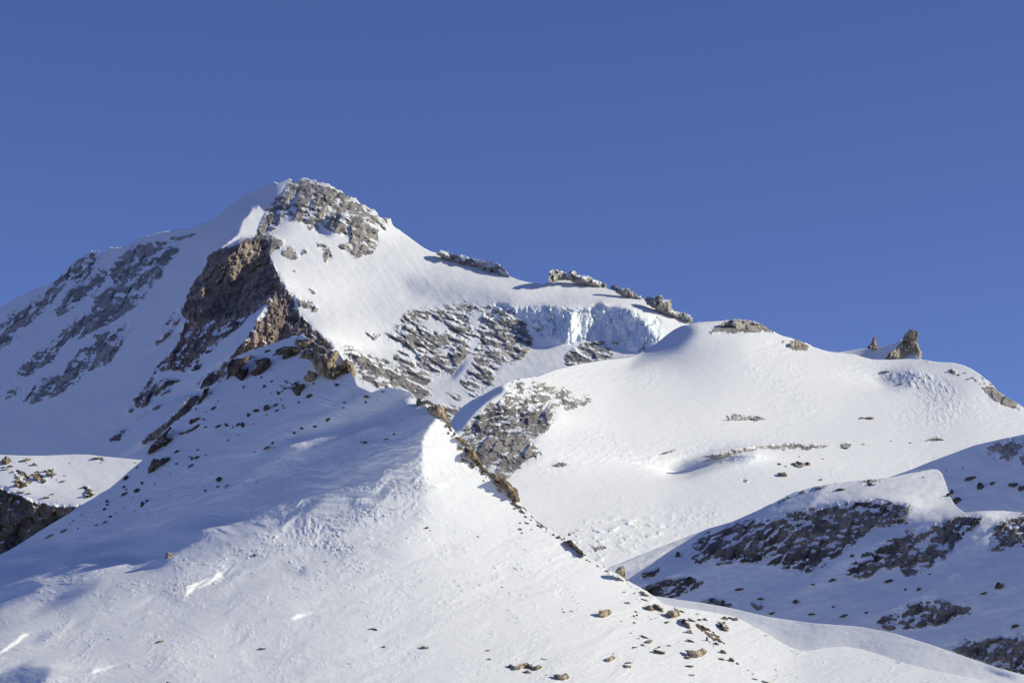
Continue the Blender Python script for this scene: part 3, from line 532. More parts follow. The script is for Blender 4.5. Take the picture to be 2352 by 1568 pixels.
# ------------------------------------------------------------------ LEFT SHOULDER
cl = T(8, [(-400, 400), (0, 425), (70, 440), (130, 480), (210, 510), (300, 550), (400, 580), (550, 595), (700, 600), (900, 640), (700, 1300), (-400, 1500)])
lsc = [T(8, [(110, 270), (210, 290), (300, 390), (260, 400), (180, 440), (130, 420), (170, 360)]), T(8, [(280, 200), (340, 240), (330, 260)]), T(8, [(260, 300), (360, 300), (430, 370), (410, 390), (320, 360)]), T(8, [(410, 275), (470, 265), (530, 350), (480, 350)]), T(8, [(770, 410), (830, 440), (860, 500), (790, 530)]),
       T(8, [(860, 140), (980, 170), (930, 200)]), T(8, [(0, 235), (90, 240), (60, 275)]), T(8, [(170, 465), (280, 480), (250, 495)]), T(8, [(390, 520), (460, 535), (420, 545)])]
Lf = Layer(-360, 480, 1000, 1500, (200, 1050, 1500.), [(-100, 1080, 10, 28), (100, 1090, 18, 28), (250, 1090, 10, 30), (150, 1140, 15, 34), (0, 1250, -35, 70), (100, 1250, -35, 70)], [(cl, -35, 74, 3)], 3.0, [(cl, 1.15, 3)]+[(s, 1.0, 2.5) for s in lsc])
def lf_rockf(u, v, rk):
    x, y = rot(u, v, 12, 26, 9); return np.clip(rk+fbm(x, y, 5, 211, .62)*.95*smooth(rk, .02, .35)-.10, -.2, 1.3)
def lf_disp(u, v, rk, rock):
    s = smooth(rock, .2, .7); w = smooth(rk, .1, .6)
    return (facet(u/34+fbm(u/30, v/30, 2, 37)*.6, v/48, 38)*13+facet(u/14, v/20, 39)*6+facet(u/6, v/7, 40)*2.4)*w*(.3+.7*s)-s*1.5*w+fbm(u/90, v/40, 3, 241)*3+fbm(u/14, v/8, 3, 243)*.45
lf_sil = [(-240, 1046), (0, 1044), (60, 1046), (100, 1046), (170, 1043), (205, 1044), (250, 1049), (325, 1056), (480, 1090)]
build_layer(Lf, 'left_shoulder', lf_sil, [(-240, 1420), (480, 1300)], (-320, 440), 2.0, 180, lf_disp, lf_rockf, M_front,
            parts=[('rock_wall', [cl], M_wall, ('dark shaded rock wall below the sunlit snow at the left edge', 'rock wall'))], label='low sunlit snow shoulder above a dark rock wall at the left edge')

# ------------------------------------------------------------------ FRONT RIDGE
f_sil = [(-240, 1390), (-100, 1320), (0, 1273), (25, 1261), (65, 1236), (117, 1203), (160, 1178), (180, 1163), (212, 1145), (230, 1133), (250, 1122), (272, 1104), (288, 1089), (325, 1058), (336, 1046), (345, 1030), (362, 1008), (378, 988), (402, 969), (435, 944), (457, 916), (470, 900), (486, 889), (515, 874), (524, 850), (532, 828), (540, 820), (571, 806), (614, 793), (644, 783), (671, 772), (690, 769), (700, 771), (709, 778), (734, 794), (759, 803), (779, 812), (800, 840), (821, 886), (836, 893), (854, 901), (871, 894), (894, 889), (921, 893), (945, 901), (955, 915), (969, 925), (994, 935), (1014, 950), (1034, 975), (1054, 1002), (1079, 1030), (1106, 1066), (1131, 1087), (1159, 1104), (1178, 1128), (1190, 1150), (1214, 1175), (1231, 1195), (1251, 1209), (1267, 1219), (1288, 1230), (1308, 1243), (1348, 1279), (1386, 1299), (1411, 1316), (1451, 1338), (1486, 1357), (1507, 1373), (1527, 1388), (1560, 1394), (1620, 1402), (1687, 1415), (1720, 1432), (1757, 1452), (1800, 1478), (1835, 1493), (1863, 1493), (1900, 1486), (1941, 1484), (1980, 1490), (2019, 1502), (2070, 1520), (2136, 1537), (2200, 1549), (2260, 1562), (2352, 1590), (2600, 1660)]
f_pts = [(-100, 1350, -35, 46), (150, 1230, -36, 46), (350, 1120, -36, 47), (600, 1000, -36, 47), (450, 1020, -36, 47), (760, 950, -36, 46), (700, 850, -36, 46), (570, 870, -38, 48), (860, 960, -34, 43),
         (930, 980, -32, 40), (900, 1040, -30, 37), (830, 1080, -32, 39), (720, 1090, -34, 42), (540, 1150, -36, 43), (350, 1200, -36, 43), (150, 1270, -36, 40), (500, 1230, -22, 26), (250, 1310, -20, 22), (50, 1310, -20, 22), (760, 1160, -15, 29), (900, 1120, -14, 31),
         (1060, 1060, 32, 32), (1040, 1150, 30, 31), (1130, 1180, 32, 32), (1250, 1280, 34, 31), (1000, 1250, 30, 30), (1120, 1320, 34, 30), (1350, 1340, 38, 31), (1450, 1400, 38, 30), (850, 1230, 8, 26), (650, 1260, -2, 23), (500, 1330, -4, 19), (300, 1400, -4, 17),
         (100, 1450, -6, 16), (700, 1370, 10, 19), (900, 1360, 20, 20), (1100, 1400, 27, 20), (1300, 1420, 32, 22), (900, 1480, 17, 18), (500, 1500, 4, 16), (100, 1560, -4, 15), (1200, 1530, 24, 19), (1500, 1500, 35, 25), (1650, 1480, 36, 26), (1750, 1520, 38, 24), (1900, 1540, 15, 22), (2200, 1620, 15, 24), (900, 1650, 4, 14)]
cornice_r = [(955, 912), (985, 940), (999, 964), (984, 985), (974, 1003), (969, 1020), (968, 1055), (975, 1110), (1020, 1120), (1100, 1080), (1054, 1000), (1014, 945)]
f_polys = [(cornice_r, 30, 34, 1.5),
           (T(6, [(1890, 790), (2000, 760), (2040, 800), (1990, 870), (1930, 860)]), 35, 36, 2.5),
           (T(6, [(780, 1220), (890, 1130), (1400, 1040), (1700, 960), (1760, 990), (1450, 1090), (1150, 1190), (950, 1260)]), -8, 30, 4),
           (T(6, [(890, 975), (1180, 900), (1190, 920), (950, 990)]), -5, 32, 2.5),
           (T(8, [(500, 1160), (700, 1010), (1000, 930), (1400, 890), (1150, 1040), (1310, 1090), (1150, 1170)]), -6, 27, 5),
           (T(8, [(290, 1040), (380, 980), (650, 930), (560, 1000), (290, 1110)]), -8, 29, 5),
           (T(12, [(1130, 380), (1400, 240), (1850, 165), (1900, 200), (1700, 310), (1400, 430), (1300, 400)]), -55, 40, 4),
           (T(12, [(1180, 515), (1500, 430), (1580, 420), (1450, 505)]), -55, 42, 3),
           (T(12, [(-300, 780), (0, 700), (290, 612), (420, 640), (300, 740), (0, 850), (-300, 1000)]), -55, 38, 5),
           (T(12, [(250, 950), (560, 760), (850, 655), (960, 640), (700, 790), (400, 900)]), -45, 34, 4),
           (T(12, [(-300, 1640), (0, 1490), (200, 1400), (480, 1420), (400, 1568), (300, 1700), (-300, 1700)]), -40, 30, 4),
           (T(12, [(0, 480), (250, 470), (290, 400), (0, 440)]), -45, 38, 5),
           (T(12, [(290, 1200), (380, 1130), (520, 1090), (420, 1140)]), -55, 40, 3),
           (T(12, [(1690, 810), (1720, 670), (1960, 615), (1985, 555), (2035, 560), (2030, 620), (1960, 650), (1790, 690), (1730, 750)]), 50, 32, 1.5),
           (T(12, [(-100, 1340), (0, 1280), (150, 1170), (200, 1115), (290, 1105), (200, 1160), (150, 1210), (0, 1305)]), 50, 32, 1.5),
           (T(12, [(845, 1480), (860, 1440), (1080, 1410), (1000, 1435), (880, 1465)]), 50, 30, 1.5),
           (T(11, [(840, 1280), (860, 1240), (1080, 1205), (1000, 1232), (880, 1275)]), 50, 32, 1.5),
           (T(11, [(650, 450), (850, 270), (1100, 170), (1150, 190), (900, 310)]), -50, 34, 5),
           (T(11, [(880, 880), (960, 790), (1000, 790), (920, 880)]), -60, 36, 3),
           ]
front_rock = [(T(9, [(410, 880), (470, 900), (560, 960), (600, 1010), (520, 980), (440, 920)]), 1.0, 2), (T(9, [(540, 860), (610, 890), (620, 940), (570, 930)]), .8, 2.5), (T(9, [(470, 960), (540, 1000), (560, 1050), (500, 1000)]), .75, 3),
              (T(7, [(240, 600), (400, 600), (460, 760), (540, 870), (480, 840), (380, 730), (300, 690)]), .85, 3), (T(7, [(530, 880), (640, 950), (760, 1120), (860, 1200), (960, 1260), (930, 1300), (850, 1270), (740, 1180), (620, 1070), (560, 980)]), .75, 4),
              (T(7, [(1090, 1490), (1140, 1530), (1190, 1570), (1150, 1570)]), .9, 2), (T(10, [(790, 0), (890, 70), (1025, 165), (960, 140), (870, 80)]), .9, 2), (T(10, [(1020, 190), (1110, 200), (1190, 260), (1100, 250)]), .7, 2.5), (T(10, [(1600, 560), (1760, 650), (1700, 610)]), .9, 2),
              (T(10, [(1500, 490), (1580, 540), (1560, 540)]), .9, 2), (T(6, [(700, 760), (760, 650), (800, 610), (860, 640), (980, 650), (900, 780), (850, 760), (840, 680)]), .8, 3),
              (T(5, [(1345, 1310), (1370, 1240), (1470, 1130), (1560, 1050), (1580, 1060), (1530, 1130), (1600, 1160), (1450, 1260)]), 1.0, 2.5), (T(5, [(1730, 1000), (1840, 955), (1830, 990), (1740, 1030)]), 1.0, 2), (T(5, [(1710, 1100), (1830, 1020), (1830, 1040), (1740, 1100)]), 1.0, 2), (T(5, [(1850, 720), (1930, 680), (1900, 740), (1840, 820), (1800, 850)]), 1.0, 2),
              (T(6, [(860, 230), (1050, 250), (1100, 290), (1290, 370), (1280, 420), (1100, 420), (900, 330)]), .7, 4), (T(6, [(1200, 640), (1300, 610), (1280, 670), (1240, 690)]), .7, 3), (T(12, [(-100, 1480), (0, 1470), (60, 1500)]), 0.0, 2)]
Fr = Layer(-360, 2820, 740, 1760, (960, 925, 900.), f_pts, f_polys, 4.0, front_rock, gn=6, kap=120.0, sil=f_sil)
def fr_rockf(u, v, rk):
    x, y = rot(u, v, -20, 16, 8); return np.clip(rk+fbm(x, y, 5, 311, .62)*.9*smooth(rk, .02, .35)-.08, -.2, 1.3)
def fr_disp(u, v, rk, rock):
    s = smooth(rock, .2, .7); w = smooth(rk, .1, .6)
    cr = facet(u/16, v/14, 48)*4.5+facet(u/7, v/6, 49)*2.0
    wx = u+fbm(u/160, v/120, 2, 300)*60; wy = v+fbm(u/140, v/130, 2, 302)*35
    x, y = rot(wx, wy, 17, 230, 46); sn = fbm(x, y, 3, 341)*6.0+fbm(wx/75, wy/40, 3, 340)*3.0*(1-smooth(u, 700, 1100))
    tz = np.exp(-((v-(1330-.34*u))/90)**2)*(1-smooth(u, 1000, 1150)); x, y = rot(wx, wy, 16, 80, 16); sn = sn+fbm(x, y, 4, 343, .58)*(1.9+2.6*tz)
    pat = smooth(fbm(wx/150, wy/50, 3, 351), -.12, .25)
    x, y = rot(wx, wy, 12, 26, 7); sn = sn-np.maximum(fbm(x, y, 3, 345, .6)-.03, 0)*4.5*pat
    x, y = rot(wx, wy, 8, 11, 4.2); pat2 = smooth(fbm(wx/120+9, wy/50, 3, 353), -.08, .22)
    sn = sn-np.maximum(fbm(x, y, 3, 347, .65), 0)*3.2*(.25+pat2)+fbm(u/7, v/3.2, 3, 349, .6)*.8*(.4+1.2*pat2)
    pat3 = smooth(fbm(wx/110+3, wy/34, 3, 357), -.02, .25)*smooth(v, 1150, 1260)
    x, y = rot(u, v, 6, 15, 5); sn = sn-np.maximum(fbm(x*.7, y*1.35, 3, 359, .6)-.13, 0)*10*pat3
    lft = 1-smooth(u, 960, 1000)*(1-smooth(v, 1180, 1330))
    return cr*w*(.35+.65*s)-s*1.6*w+sn*(.4+.6*lft)
def f_sn(us):
    w = np.interp(us, [330, 345, 470, 480, 660, 690, 820, 830, 960, 990, 1200, 1230, 1320, 1350, 1500], [.1, 1, 1, .4, .4, 1, .8, .1, .1, 1, 1, .6, .6, .15, .05])
    return w*fbm(us/9., us*0+8.5, 4, 83, .65)*7
build_layer(Fr, 'front_ridge', f_sil, [(-260, 1700), (2620, 1700)], (-320, 2760), 2.1, 430, fr_disp, fr_rockf, M_front, silnoise=f_sn, backlen=.12, skirt=-3.0, label='near snow ridge with a shaded left flank and a bright right flank')

# ------------------------------------------------------------------ SMOOTH MORAINE
Nr = Layer(1340, 2800, 1300, 1700, (1620, 1400, 1.02*math.exp(Fr.lnr(np.array([1620.]), np.array([1408.]))[0])), [(1500, 1400, 0, 28), (1700, 1430, -5, 30), (1850, 1460, -8, 32), (2000, 1470, -5, 34), (2200, 1530, 5, 32), (1700, 1480, 20, 24), (2350, 1600, 10, 30), (1900, 1520, 10, 24)], [(T(9, [(2100, 1140), (2250, 1180), (2352, 1215), (2200, 1190)]), -50, 40, 4)])
def nr_disp(u, v, rk, r):
    x, y = rot(u, v, 70, 60, 14); return fbm(u/90, v/40, 3, 341)*3+ridged(x, y, 3, 342)*.4+fbm(u/40, v/14, 4, 344, .6)*1.4+fbm(u/12, v/6, 3, 343)*.3
build_layer(Nr, 'snow_moraine', [(1340, 1330), (1507, 1369), (1600, 1382), (1667, 1393), (1765, 1416), (1863, 1430), (1980, 1439), (2058, 1455), (2136, 1479), (2214, 1506), (2292, 1533), (2352, 1549), (2450, 1585), (2600, 1630)], [(1340, 1560), (2600, 1690)], (1380, 2740), 2.3, 110, nr_disp, lambda u, v, rk: rk*0-.2, M_front, label='smooth rounded snow moraine crest below the shaded slope', backlen=.12)

g = np.array([[-15000, -3000, -2.5], [15000, -3000, -2.5], [15000, 30000, -2.5], [-15000, 30000, -2.5]], float)
gr = make_mesh('valley_ground', g, np.array([[0, 1, 2, 3]]), M_front, {'rock': np.full(4, .45)}); gr['kind'] = 'structure'

# ------------------------------------------------------------------ ROCKS STANDING OUT OF THE SNOW
def crag(name, poly, L, sil, mat, label, cat, group=None, thick=.5, push=0.0, fs=1.0, seed=0, step=1.5, rough=1.0, mixf=.5, tilt=0.0):
    P = np.array(poly); w_, h_ = np.ptp(P[:, 0]), np.ptp(P[:, 1]); S = math.sqrt(w_*h_)
    step = min(step, max(.7, min(w_, h_)/9.))
    us = np.arange(P[:, 0].min()-step, P[:, 0].max()+2*step, step); vs = np.arange(P[:, 1].min()-step, P[:, 1].max()+2*step, step)
    Ug, Vg = np.meshgrid(us, vs)
    jx = fbm(Ug/7., Vg/7., 3, seed+3, .6)*min(3.2, S*.12)*rough; jy = fbm(Ug/7.+9, Vg/7., 3, seed+4, .6)*min(3.2, S*.12)*rough
    ins = inpoly(Ug+jx, Vg+jy, poly); d = edist(Ug, Vg, poly)*ins
    T_ = thick*min(w_, h_)+.12*S
    r0 = surf_under(L, sil, Ug.ravel(), Vg.ravel())[1].reshape(Ug.shape)
    # keep the block upright: it follows the ground only loosely
    cnt = np.maximum(ins.sum(0), 1); cm = (r0*ins).sum(0)/cnt; low = np.where(ins, r0, 1e9).min(0); has = ins.sum(0) > 0
    cols = np.where(has, mixf*cm+(1-mixf)*low, 0); xi = np.arange(len(cols)); cols = np.interp(xi, xi[has], cols[has])
    cols = np.convolve(np.pad(cols, 6, mode='edge'), np.ones(13)/13, 'valid'); r0 = .15*r0+.85*np.repeat(cols[None], r0.shape[0], 0)
    r0 = r0*(1+KK*tilt*(Ug-P[:, 0].mean()))
    prof = np.sqrt(np.clip(d/(T_*.9), 0, 1)+1e-4)
    f = facet(Ug/(S*.30*fs)+3*seed, Vg/(S*.38*fs), seed+40, 1.1)*S*.16+facet(Ug/(S*.12*fs)+2, Vg/(S*.16*fs), seed+41)*S*.07+facet(Ug/3.6, Vg/4.2, seed+42)*1.1
    f = f+fbm(Ug/2.5, Vg/5, 2, seed+43)*.5
    env = np.clip(d/(S*.08+1), 0, 1)
    fr = r0*(1-KK*(push+T_*prof*.9))+r0*KK*f*env*.9; bk = r0*(1+KK*(T_*prof+2.))
    bk = np.maximum(bk, fr+r0*KK*.8)
    idx = -np.ones(Ug.shape, int); cell_ = ins[1:, 1:] & ins[:-1, 1:] & ins[1:, :-1] & ins[:-1, :-1]
    used = np.zeros(Ug.shape, bool)
    for a_ in (0, 1):
        for b_ in (0, 1): used[a_:used.shape[0]-1+a_, b_:used.shape[1]-1+b_] |= cell_
    n_ = int(used.sum())
    if n_ < 4: print('tiny crag', label); return None
    idx[used] = np.arange(n_)
    # pull the vertices of the stepped outline onto the outline itself is not needed at this size; jitter hides it
    uu, vv = Ug[used], Vg[used]
    co = np.concatenate([ray(uu, vv)*fr[used][:, None], ray(uu, vv)*bk[used][:, None]])
    j_, i_ = np.where(cell_)
    A_, B_, C_, D_ = idx[j_, i_], idx[j_+1, i_], idx[j_+1, i_+1], idx[j_, i_+1]
    q = [np.stack([A_, B_, C_, D_], 1), np.stack([D_+n_, C_+n_, B_+n_, A_+n_], 1)]
    cp = np.pad(cell_, 1); J, I = j_+1, i_+1
    for dj, di, e0, e1 in ((-1, 0, D_, A_), (1, 0, B_, C_), (0, -1, A_, B_), (0, 1, C_, D_)):
        m = ~cp[J+dj, I+di]; q.append(np.stack([e1[m], e0[m], e0[m]+n_, e1[m]+n_], 1))
    c0 = co.mean(0); bot = co[np.argmax(vv)]
    o = make_mesh(name, co-c0, np.concatenate(q), mat, smooth_=False); o.location = c0
    o['label'] = label; o['category'] = cat
    if group: o['group'] = group
    return o
LR = dict(H=(Hs, h_sil), K=(H2, h2_sil), M=(M, main_sil), G=(G, gl_sil), B=(Bk, sad_sil), L=(Lf, lf_sil), F=(Fr, f_sil))
gS = 'rocky teeth on the skyline right of the summit'
crags = [
 ('M', 0, [(1000, 583), (1010, 573), (1025, 577), (1050, 586), (1058, 583), (1088, 593), (1120, 598), (1143, 603), (1160, 617), (1180, 646), (1140, 636), (1100, 626), (1060, 613), (1015, 592)], M_frost, 'long low frosted rock edge on the skyline just right of the main summit slope', 'rock crest', gS, .35, 'rock_crest'),
 ('M', 3, [(330, 395), (335, 290), (380, 268), (440, 275), (500, 300), (520, 300), (530, 275), (590, 280), (600, 320), (690, 325), (750, 350), (830, 390), (870, 395), (885, 470), (840, 470), (700, 432), (600, 408), (520, 372), (430, 372), (380, 400)], M_frost, 'frosted rock knob with a small square block on the skyline above the ice cliff', 'rock crest', gS, .3, 'rock_crest'),
 ('M', 3, [(890, 435), (910, 415), (960, 420), (990, 445), (1070, 440), (1120, 465), (1145, 500), (1200, 515), (1210, 560), (1150, 548), (1080, 540), (1010, 525), (960, 490)], M_far, 'low brown rock teeth on the skyline between the frosted knob and the square tower', 'rock crest', gS, .4, 'rock_crest'),
 ('M', 3, [(1220, 555), (1240, 515), (1310, 525), (1330, 500), (1380, 510), (1400, 545), (1460, 540), (1470, 600), (1475, 635), (1530, 660), (1570, 660), (1640, 690), (1665, 715), (1660, 790), (1610, 785), (1520, 730), (1430, 692), (1330, 650), (1240, 600)], M_far, 'square topped brown rock tower with a tail running down to the right on the skyline', 'rock crest', gS, .4, 'rock_crest'),
 ('G', 3, [(1900, 800), (1915, 760), (2010, 733), (2050, 722), (2150, 730), (2250, 750), (2350, 795), (2345, 838), (2240, 825), (2180, 790), (2130, 850), (2060, 868), (1990, 868), (2050, 800), (1960, 775)], M_far, 'brown rock patch on top of the rounded snow dome', 'rock outcrop', None, .3, 'rock_outcrop'),
 ('G', 0, [(1598, 1050), (1640, 1037), (1700, 1027), (1745, 1022), (1790, 1024), (1780, 1036), (1740, 1042), (1700, 1048), (1650, 1052)], M_far, 'low jagged rock band above the blue shadow in the middle of the glacier slope', 'rock outcrop', None, .5, 'rock_outcrop'),
 ('G', 0, [(1520, 1040), (1545, 1030), (1562, 1030), (1550, 1042)], M_far, 'small low rock left of the jagged band on the glacier slope', 'rock outcrop', None, .6, 'rock_outcrop'),
 ('G', 0, [(1655, 966), (1690, 955), (1740, 953), (1765, 962), (1740, 970), (1690, 970)], M_far, 'low dark rock pile high in the middle of the glacier slope', 'rock outcrop', None, .6, 'rock_outcrop'),
 ('G', 4, [(180, 312), (235, 255), (280, 248), (330, 280), (375, 312), (360, 347), (240, 342)], M_spire, 'small pale rock knob on the snow crest right of the dome', 'rock outcrop', None, .5, 'rock_outcrop'),
 ('B', 4, [(893, 338), (905, 320), (935, 290), (950, 258), (970, 232), (988, 224), (1006, 236), (995, 262), (1003, 290), (1012, 340), (960, 345)], M_warm_c, 'small pointed brown rock spike, left of the big rock tower on the right skyline', 'rock spire', 'rock spires on the right skyline', .55, 'rock_spire'),
 ('B', 4, [(1058, 436), (1080, 395), (1120, 360), (1170, 330), (1200, 290), (1222, 262), (1240, 222), (1268, 182), (1300, 150), (1335, 152), (1358, 172), (1382, 186), (1390, 218), (1376, 240), (1378, 290), (1392, 325), (1412, 358), (1416, 388), (1402, 436), (1250, 445)], M_spire, 'big leaning grey brown rock tower on the right skyline', 'rock spire', 'rock spires on the right skyline', .5, 'rock_spire'),
 ('F', 6, [(858, 292), (868, 262), (950, 268), (1040, 252), (1054, 290), (1020, 335), (930, 322)], M_tan_lit, 'flat topped tan rock just below the tip of the front ridge', 'rock outcrop', 'rocks round the tip of the front ridge', .5, 'rock_outcrop'),
 ('F', 6, [(908, 428), (925, 345), (1000, 332), (1040, 350), (1050, 320), (1110, 318), (1165, 330), (1185, 385), (1215, 350), (1265, 343), (1298, 390), (1262, 440), (1240, 470), (1300, 480), (1300, 438), (1350, 428), (1402, 455), (1446, 540), (1428, 600), (1422, 672), (1340, 655), (1300, 615), (1230, 628), (1180, 618), (1110, 580), (1060, 530), (1010, 440)], M_tan_lit, 'big sunlit tan cliff of upright slabs right of the tip of the front ridge', 'rock outcrop', 'rocks round the tip of the front ridge', .35, 'rock_outcrop'),
 ('F', 6, [(938, 612), (1005, 528), (1070, 555), (1090, 622), (1045, 645), (960, 632)], M_tan_lit, 'tan block under the sunlit slab cliff, at the edge of the shade', 'rock outcrop', 'rocks round the tip of the front ridge', .5, 'rock_outcrop'),
 ('F', 6, [(225, 640), (240, 590), (250, 540), (253, 480), (300, 428), (370, 418), (480, 388), (505, 400), (430, 470), (380, 520), (440, 500), (462, 560), (380, 645), (330, 600), (290, 565)], M_crag_shade, 'dark shaded cliff at the left end of the front ridge crest', 'rock outcrop', 'rocks round the tip of the front ridge', .4, 'rock_outcrop'),
 ('F', 6, [(450, 562), (520, 500), (500, 440), (600, 408), (652, 430), (652, 490), (560, 572), (500, 588)], M_crag_shade, 'dark shaded block between the two other shaded cliffs of the front ridge crest', 'rock outcrop', 'rocks round the tip of the front ridge', .45, 'rock_outcrop'),
 ('F', 6, [(642, 410), (690, 370), (700, 345), (770, 308), (900, 308), (922, 370), (870, 402), (750, 445), (732, 430), (770, 382), (700, 395)], M_crag_shade, 'dark overhanging shaded cliff left of the tip of the front ridge', 'rock outcrop', 'rocks round the tip of the front ridge', .45, 'rock_outcrop'),
 ('F', 6, [(848, 682), (900, 660), (962, 648), (974, 680), (930, 722), (905, 785), (870, 772), (852, 730)], M_crag_shade, 'dark rock hanging below the lit snow rib on the shaded flank', 'rock', None, .5, 'rock'),
 ('F', 5, [(1343, 1315), (1368, 1240), (1470, 1130), (1560, 1045), (1585, 1058), (1530, 1130), (1602, 1158), (1450, 1262)], M_crag_shade, 'long dark broken rock at the left skyline edge of the front ridge', 'rock outcrop', None, .4, 'rock_outcrop'),
 ('F', 5, [(1728, 1030), (1740, 985), (1842, 955), (1838, 985), (1790, 1005)], M_crag_shade, 'flat dark rock lying high on the left part of the shaded flank', 'rock', None, .4, 'rock'),
 ('F', 5, [(1630, 1105), (1700, 1090), (1780, 1050), (1832, 1018), (1832, 1040), (1760, 1095), (1650, 1130)], M_crag_shade, 'narrow slanting dark rock below the flat one on the shaded flank', 'rock', None, .4, 'rock'),
 ('F', 5, [(1800, 850), (1840, 780), (1870, 705), (1932, 682), (1905, 740), (1880, 800), (1820, 850)], M_crag_shade, 'dark rock on the left skyline edge next to the sunlit tan rib', 'rock', None, .4, 'rock'),
 ('F', 8, [(1353, 322), (1358, 250), (1372, 225), (1400, 172), (1430, 160), (1460, 175), (1500, 148), (1545, 143), (1568, 160), (1540, 200), (1470, 240), (1420, 290)], M_crag_shade, 'largest dark rock slab on the shaded left flank', 'rock', None, .4, 'rock'),
 ('F', 7, [(135, 600), (145, 545), (185, 528), (200, 560), (250, 543), (302, 570), (302, 600), (240, 590), (180, 606)], M_tan_lit, 'dark brown rock crest beside the snow lip at the top of the bright flank', 'rock outcrop', 'brown rocks along the right edge of the front ridge', .6, 'rock_outcrop'),
 ('F', 7, [(235, 630), (262, 603), (370, 588), (412, 620), (442, 690), (472, 765), (425, 768), (380, 722), (320, 692)], M_tan_lit, 'brown rock spur in front of the grey outcrop, highest big one on the right edge', 'rock outcrop', 'brown rocks along the right edge of the front ridge', .6, 'rock_outcrop'),
 ('F', 7, [(500, 885), (545, 880), (592, 908), (642, 968), (600, 976), (545, 935)], M_tan, 'small ochre rock on the right edge below the brown spur', 'rock', 'brown rocks along the right edge of the front ridge', .6, 'rock'),
 ('F', 7, [(600, 1080), (620, 1000), (682, 983), (722, 1060), (772, 1142), (740, 1155), (660, 1095)], M_tan, 'rusty brown rock in the middle of the ridge edge', 'rock', 'brown rocks along the right edge of the front ridge', .6, 'rock'),
 ('F', 7, [(848, 1272), (900, 1250), (960, 1262), (1030, 1328), (1084, 1368), (1086, 1400), (1104, 1460), (1103, 1512), (1050, 1482), (975, 1432), (1000, 1400), (930, 1350), (908, 1300)], M_tan, 'large brown two part rock at the point where the ridge edge meets the glacier snow', 'rock outcrop', 'brown rocks along the right edge of the front ridge', .5, 'rock_outcrop'),
 ('F', 10, [(1158, 250), (1202, 248), (1260, 308), (1320, 368), (1358, 408), (1290, 392), (1220, 332), (1170, 302)], M_tan, 'long thin dark rock lying along the lower ridge edge', 'rock', 'brown rocks along the right edge of the front ridge', .6, 'rock'),
 ('F', 10, [(1596, 545), (1632, 500), (1692, 488), (1708, 560), (1706, 612), (1668, 592)], M_tan_lit, 'isolated rock with an orange face jutting from the lower ridge edge', 'rock', 'brown rocks along the right edge of the front ridge', .6, 'rock'),
 ('F', 10, [(1448, 942), (1458, 893), (1562, 883), (1582, 920), (1562, 966), (1500, 980)], M_tan_lit, 'squat tan boulder alone on the bright snow left of the rock line', 'boulder', None, .6, 'boulder'),
 ('F', 10, [(610, 1412), (640, 1388), (690, 1410), (740, 1383), (800, 1376), (835, 1390), (862, 1412), (900, 1392), (942, 1420), (900, 1452), (860, 1456), (800, 1412), (760, 1440), (690, 1456)], M_tan_lit, 'arched tan boulder at the bottom with a dark hollow in the middle', 'boulder', None, .8, 'boulder'),
 ('F', 10, [(762, 1466), (800, 1441), (848, 1474), (800, 1485)], M_tan, 'small dark stone right under the arched boulder', 'boulder', None, .8, 'boulder'),
 ('F', 10, [(1028, 1490), (1060, 1478), (1110, 1485), (1150, 1468), (1188, 1490), (1188, 1538), (1120, 1555), (1060, 1520)], M_tan_lit, 'wedge shaped tan boulder at the bottom edge, right of the arched one', 'boulder', None, .6, 'boulder'),
 ('F', 10, [(1512, 1352), (1570, 1308), (1628, 1325), (1602, 1357), (1550, 1384)], M_tan_lit, 'tilted tan boulder with a snowy top, between the squat boulder and the bottom edge', 'boulder', None, .6, 'boulder'),
 ('F', 10, [(1686, 1424), (1720, 1396), (1754, 1405), (1748, 1434)], M_tan, 'small rounded tan boulder just right of the tilted one', 'boulder', None, .7, 'boulder'),
 ('F', 10, [(1868, 855), (1930, 848), (1974, 875), (1968, 912), (1930, 922), (1900, 892)], M_tan, 'first tan block at the upper left end of the boulder line', 'boulder', 'line of tan boulders on the lower ridge edge', .7, 'boulder'),
 ('F', 10, [(1948, 835), (2000, 838), (2042, 880), (2060, 932), (2010, 918), (1960, 872)], M_tan, 'second block of the boulder line, leaning against the first', 'boulder', 'line of tan boulders on the lower ridge edge', .7, 'boulder'),
 ('F', 10, [(2062, 932), (2090, 898), (2150, 890), (2138, 862), (2192, 890), (2214, 950), (2184, 978), (2130, 998), (2108, 960)], M_tan_lit, 'largest block of the boulder line, broken, with snow in its cracks', 'boulder', 'line of tan boulders on the lower ridge edge', .6, 'boulder'),
 ('F', 10, [(2192, 968), (2250, 978), (2300, 1038), (2310, 1080), (2250, 1065), (2212, 1012)], M_tan, 'lowest block of the boulder line, long and dark', 'boulder', 'line of tan boulders on the lower ridge edge', .6, 'boulder'),
 ('F', 9, [(352, 1040), (420, 1044), (462, 1028), (498, 1050), (484, 1087), (430, 1100), (380, 1082)], M_tan_lit, 'wide flat topped tan boulder below the boulder line', 'boulder', None, .6, 'boulder'),
 ('F', 9, [(552, 880), (580, 888), (618, 930), (602, 948), (570, 922)], M_tan, 'small tan rock right of the boulder line beside the dark rock streak', 'boulder', None, .6, 'boulder'),
 ('F', 8, [(1506, 1068), (1528, 1030), (1560, 1018), (1588, 1030), (1588, 1048), (1552, 1092), (1518, 1096)], M_tan_s, 'dark boulder with a white snow cap on the lower left snow', 'boulder', None, .8, 'boulder'),
 ('F', 11, [(488, 682), (510, 675), (534, 690), (520, 700), (495, 694)], M_tan, 'low dark stone on snow to the right of the snow capped boulder', 'boulder', None, .8, 'boulder'),
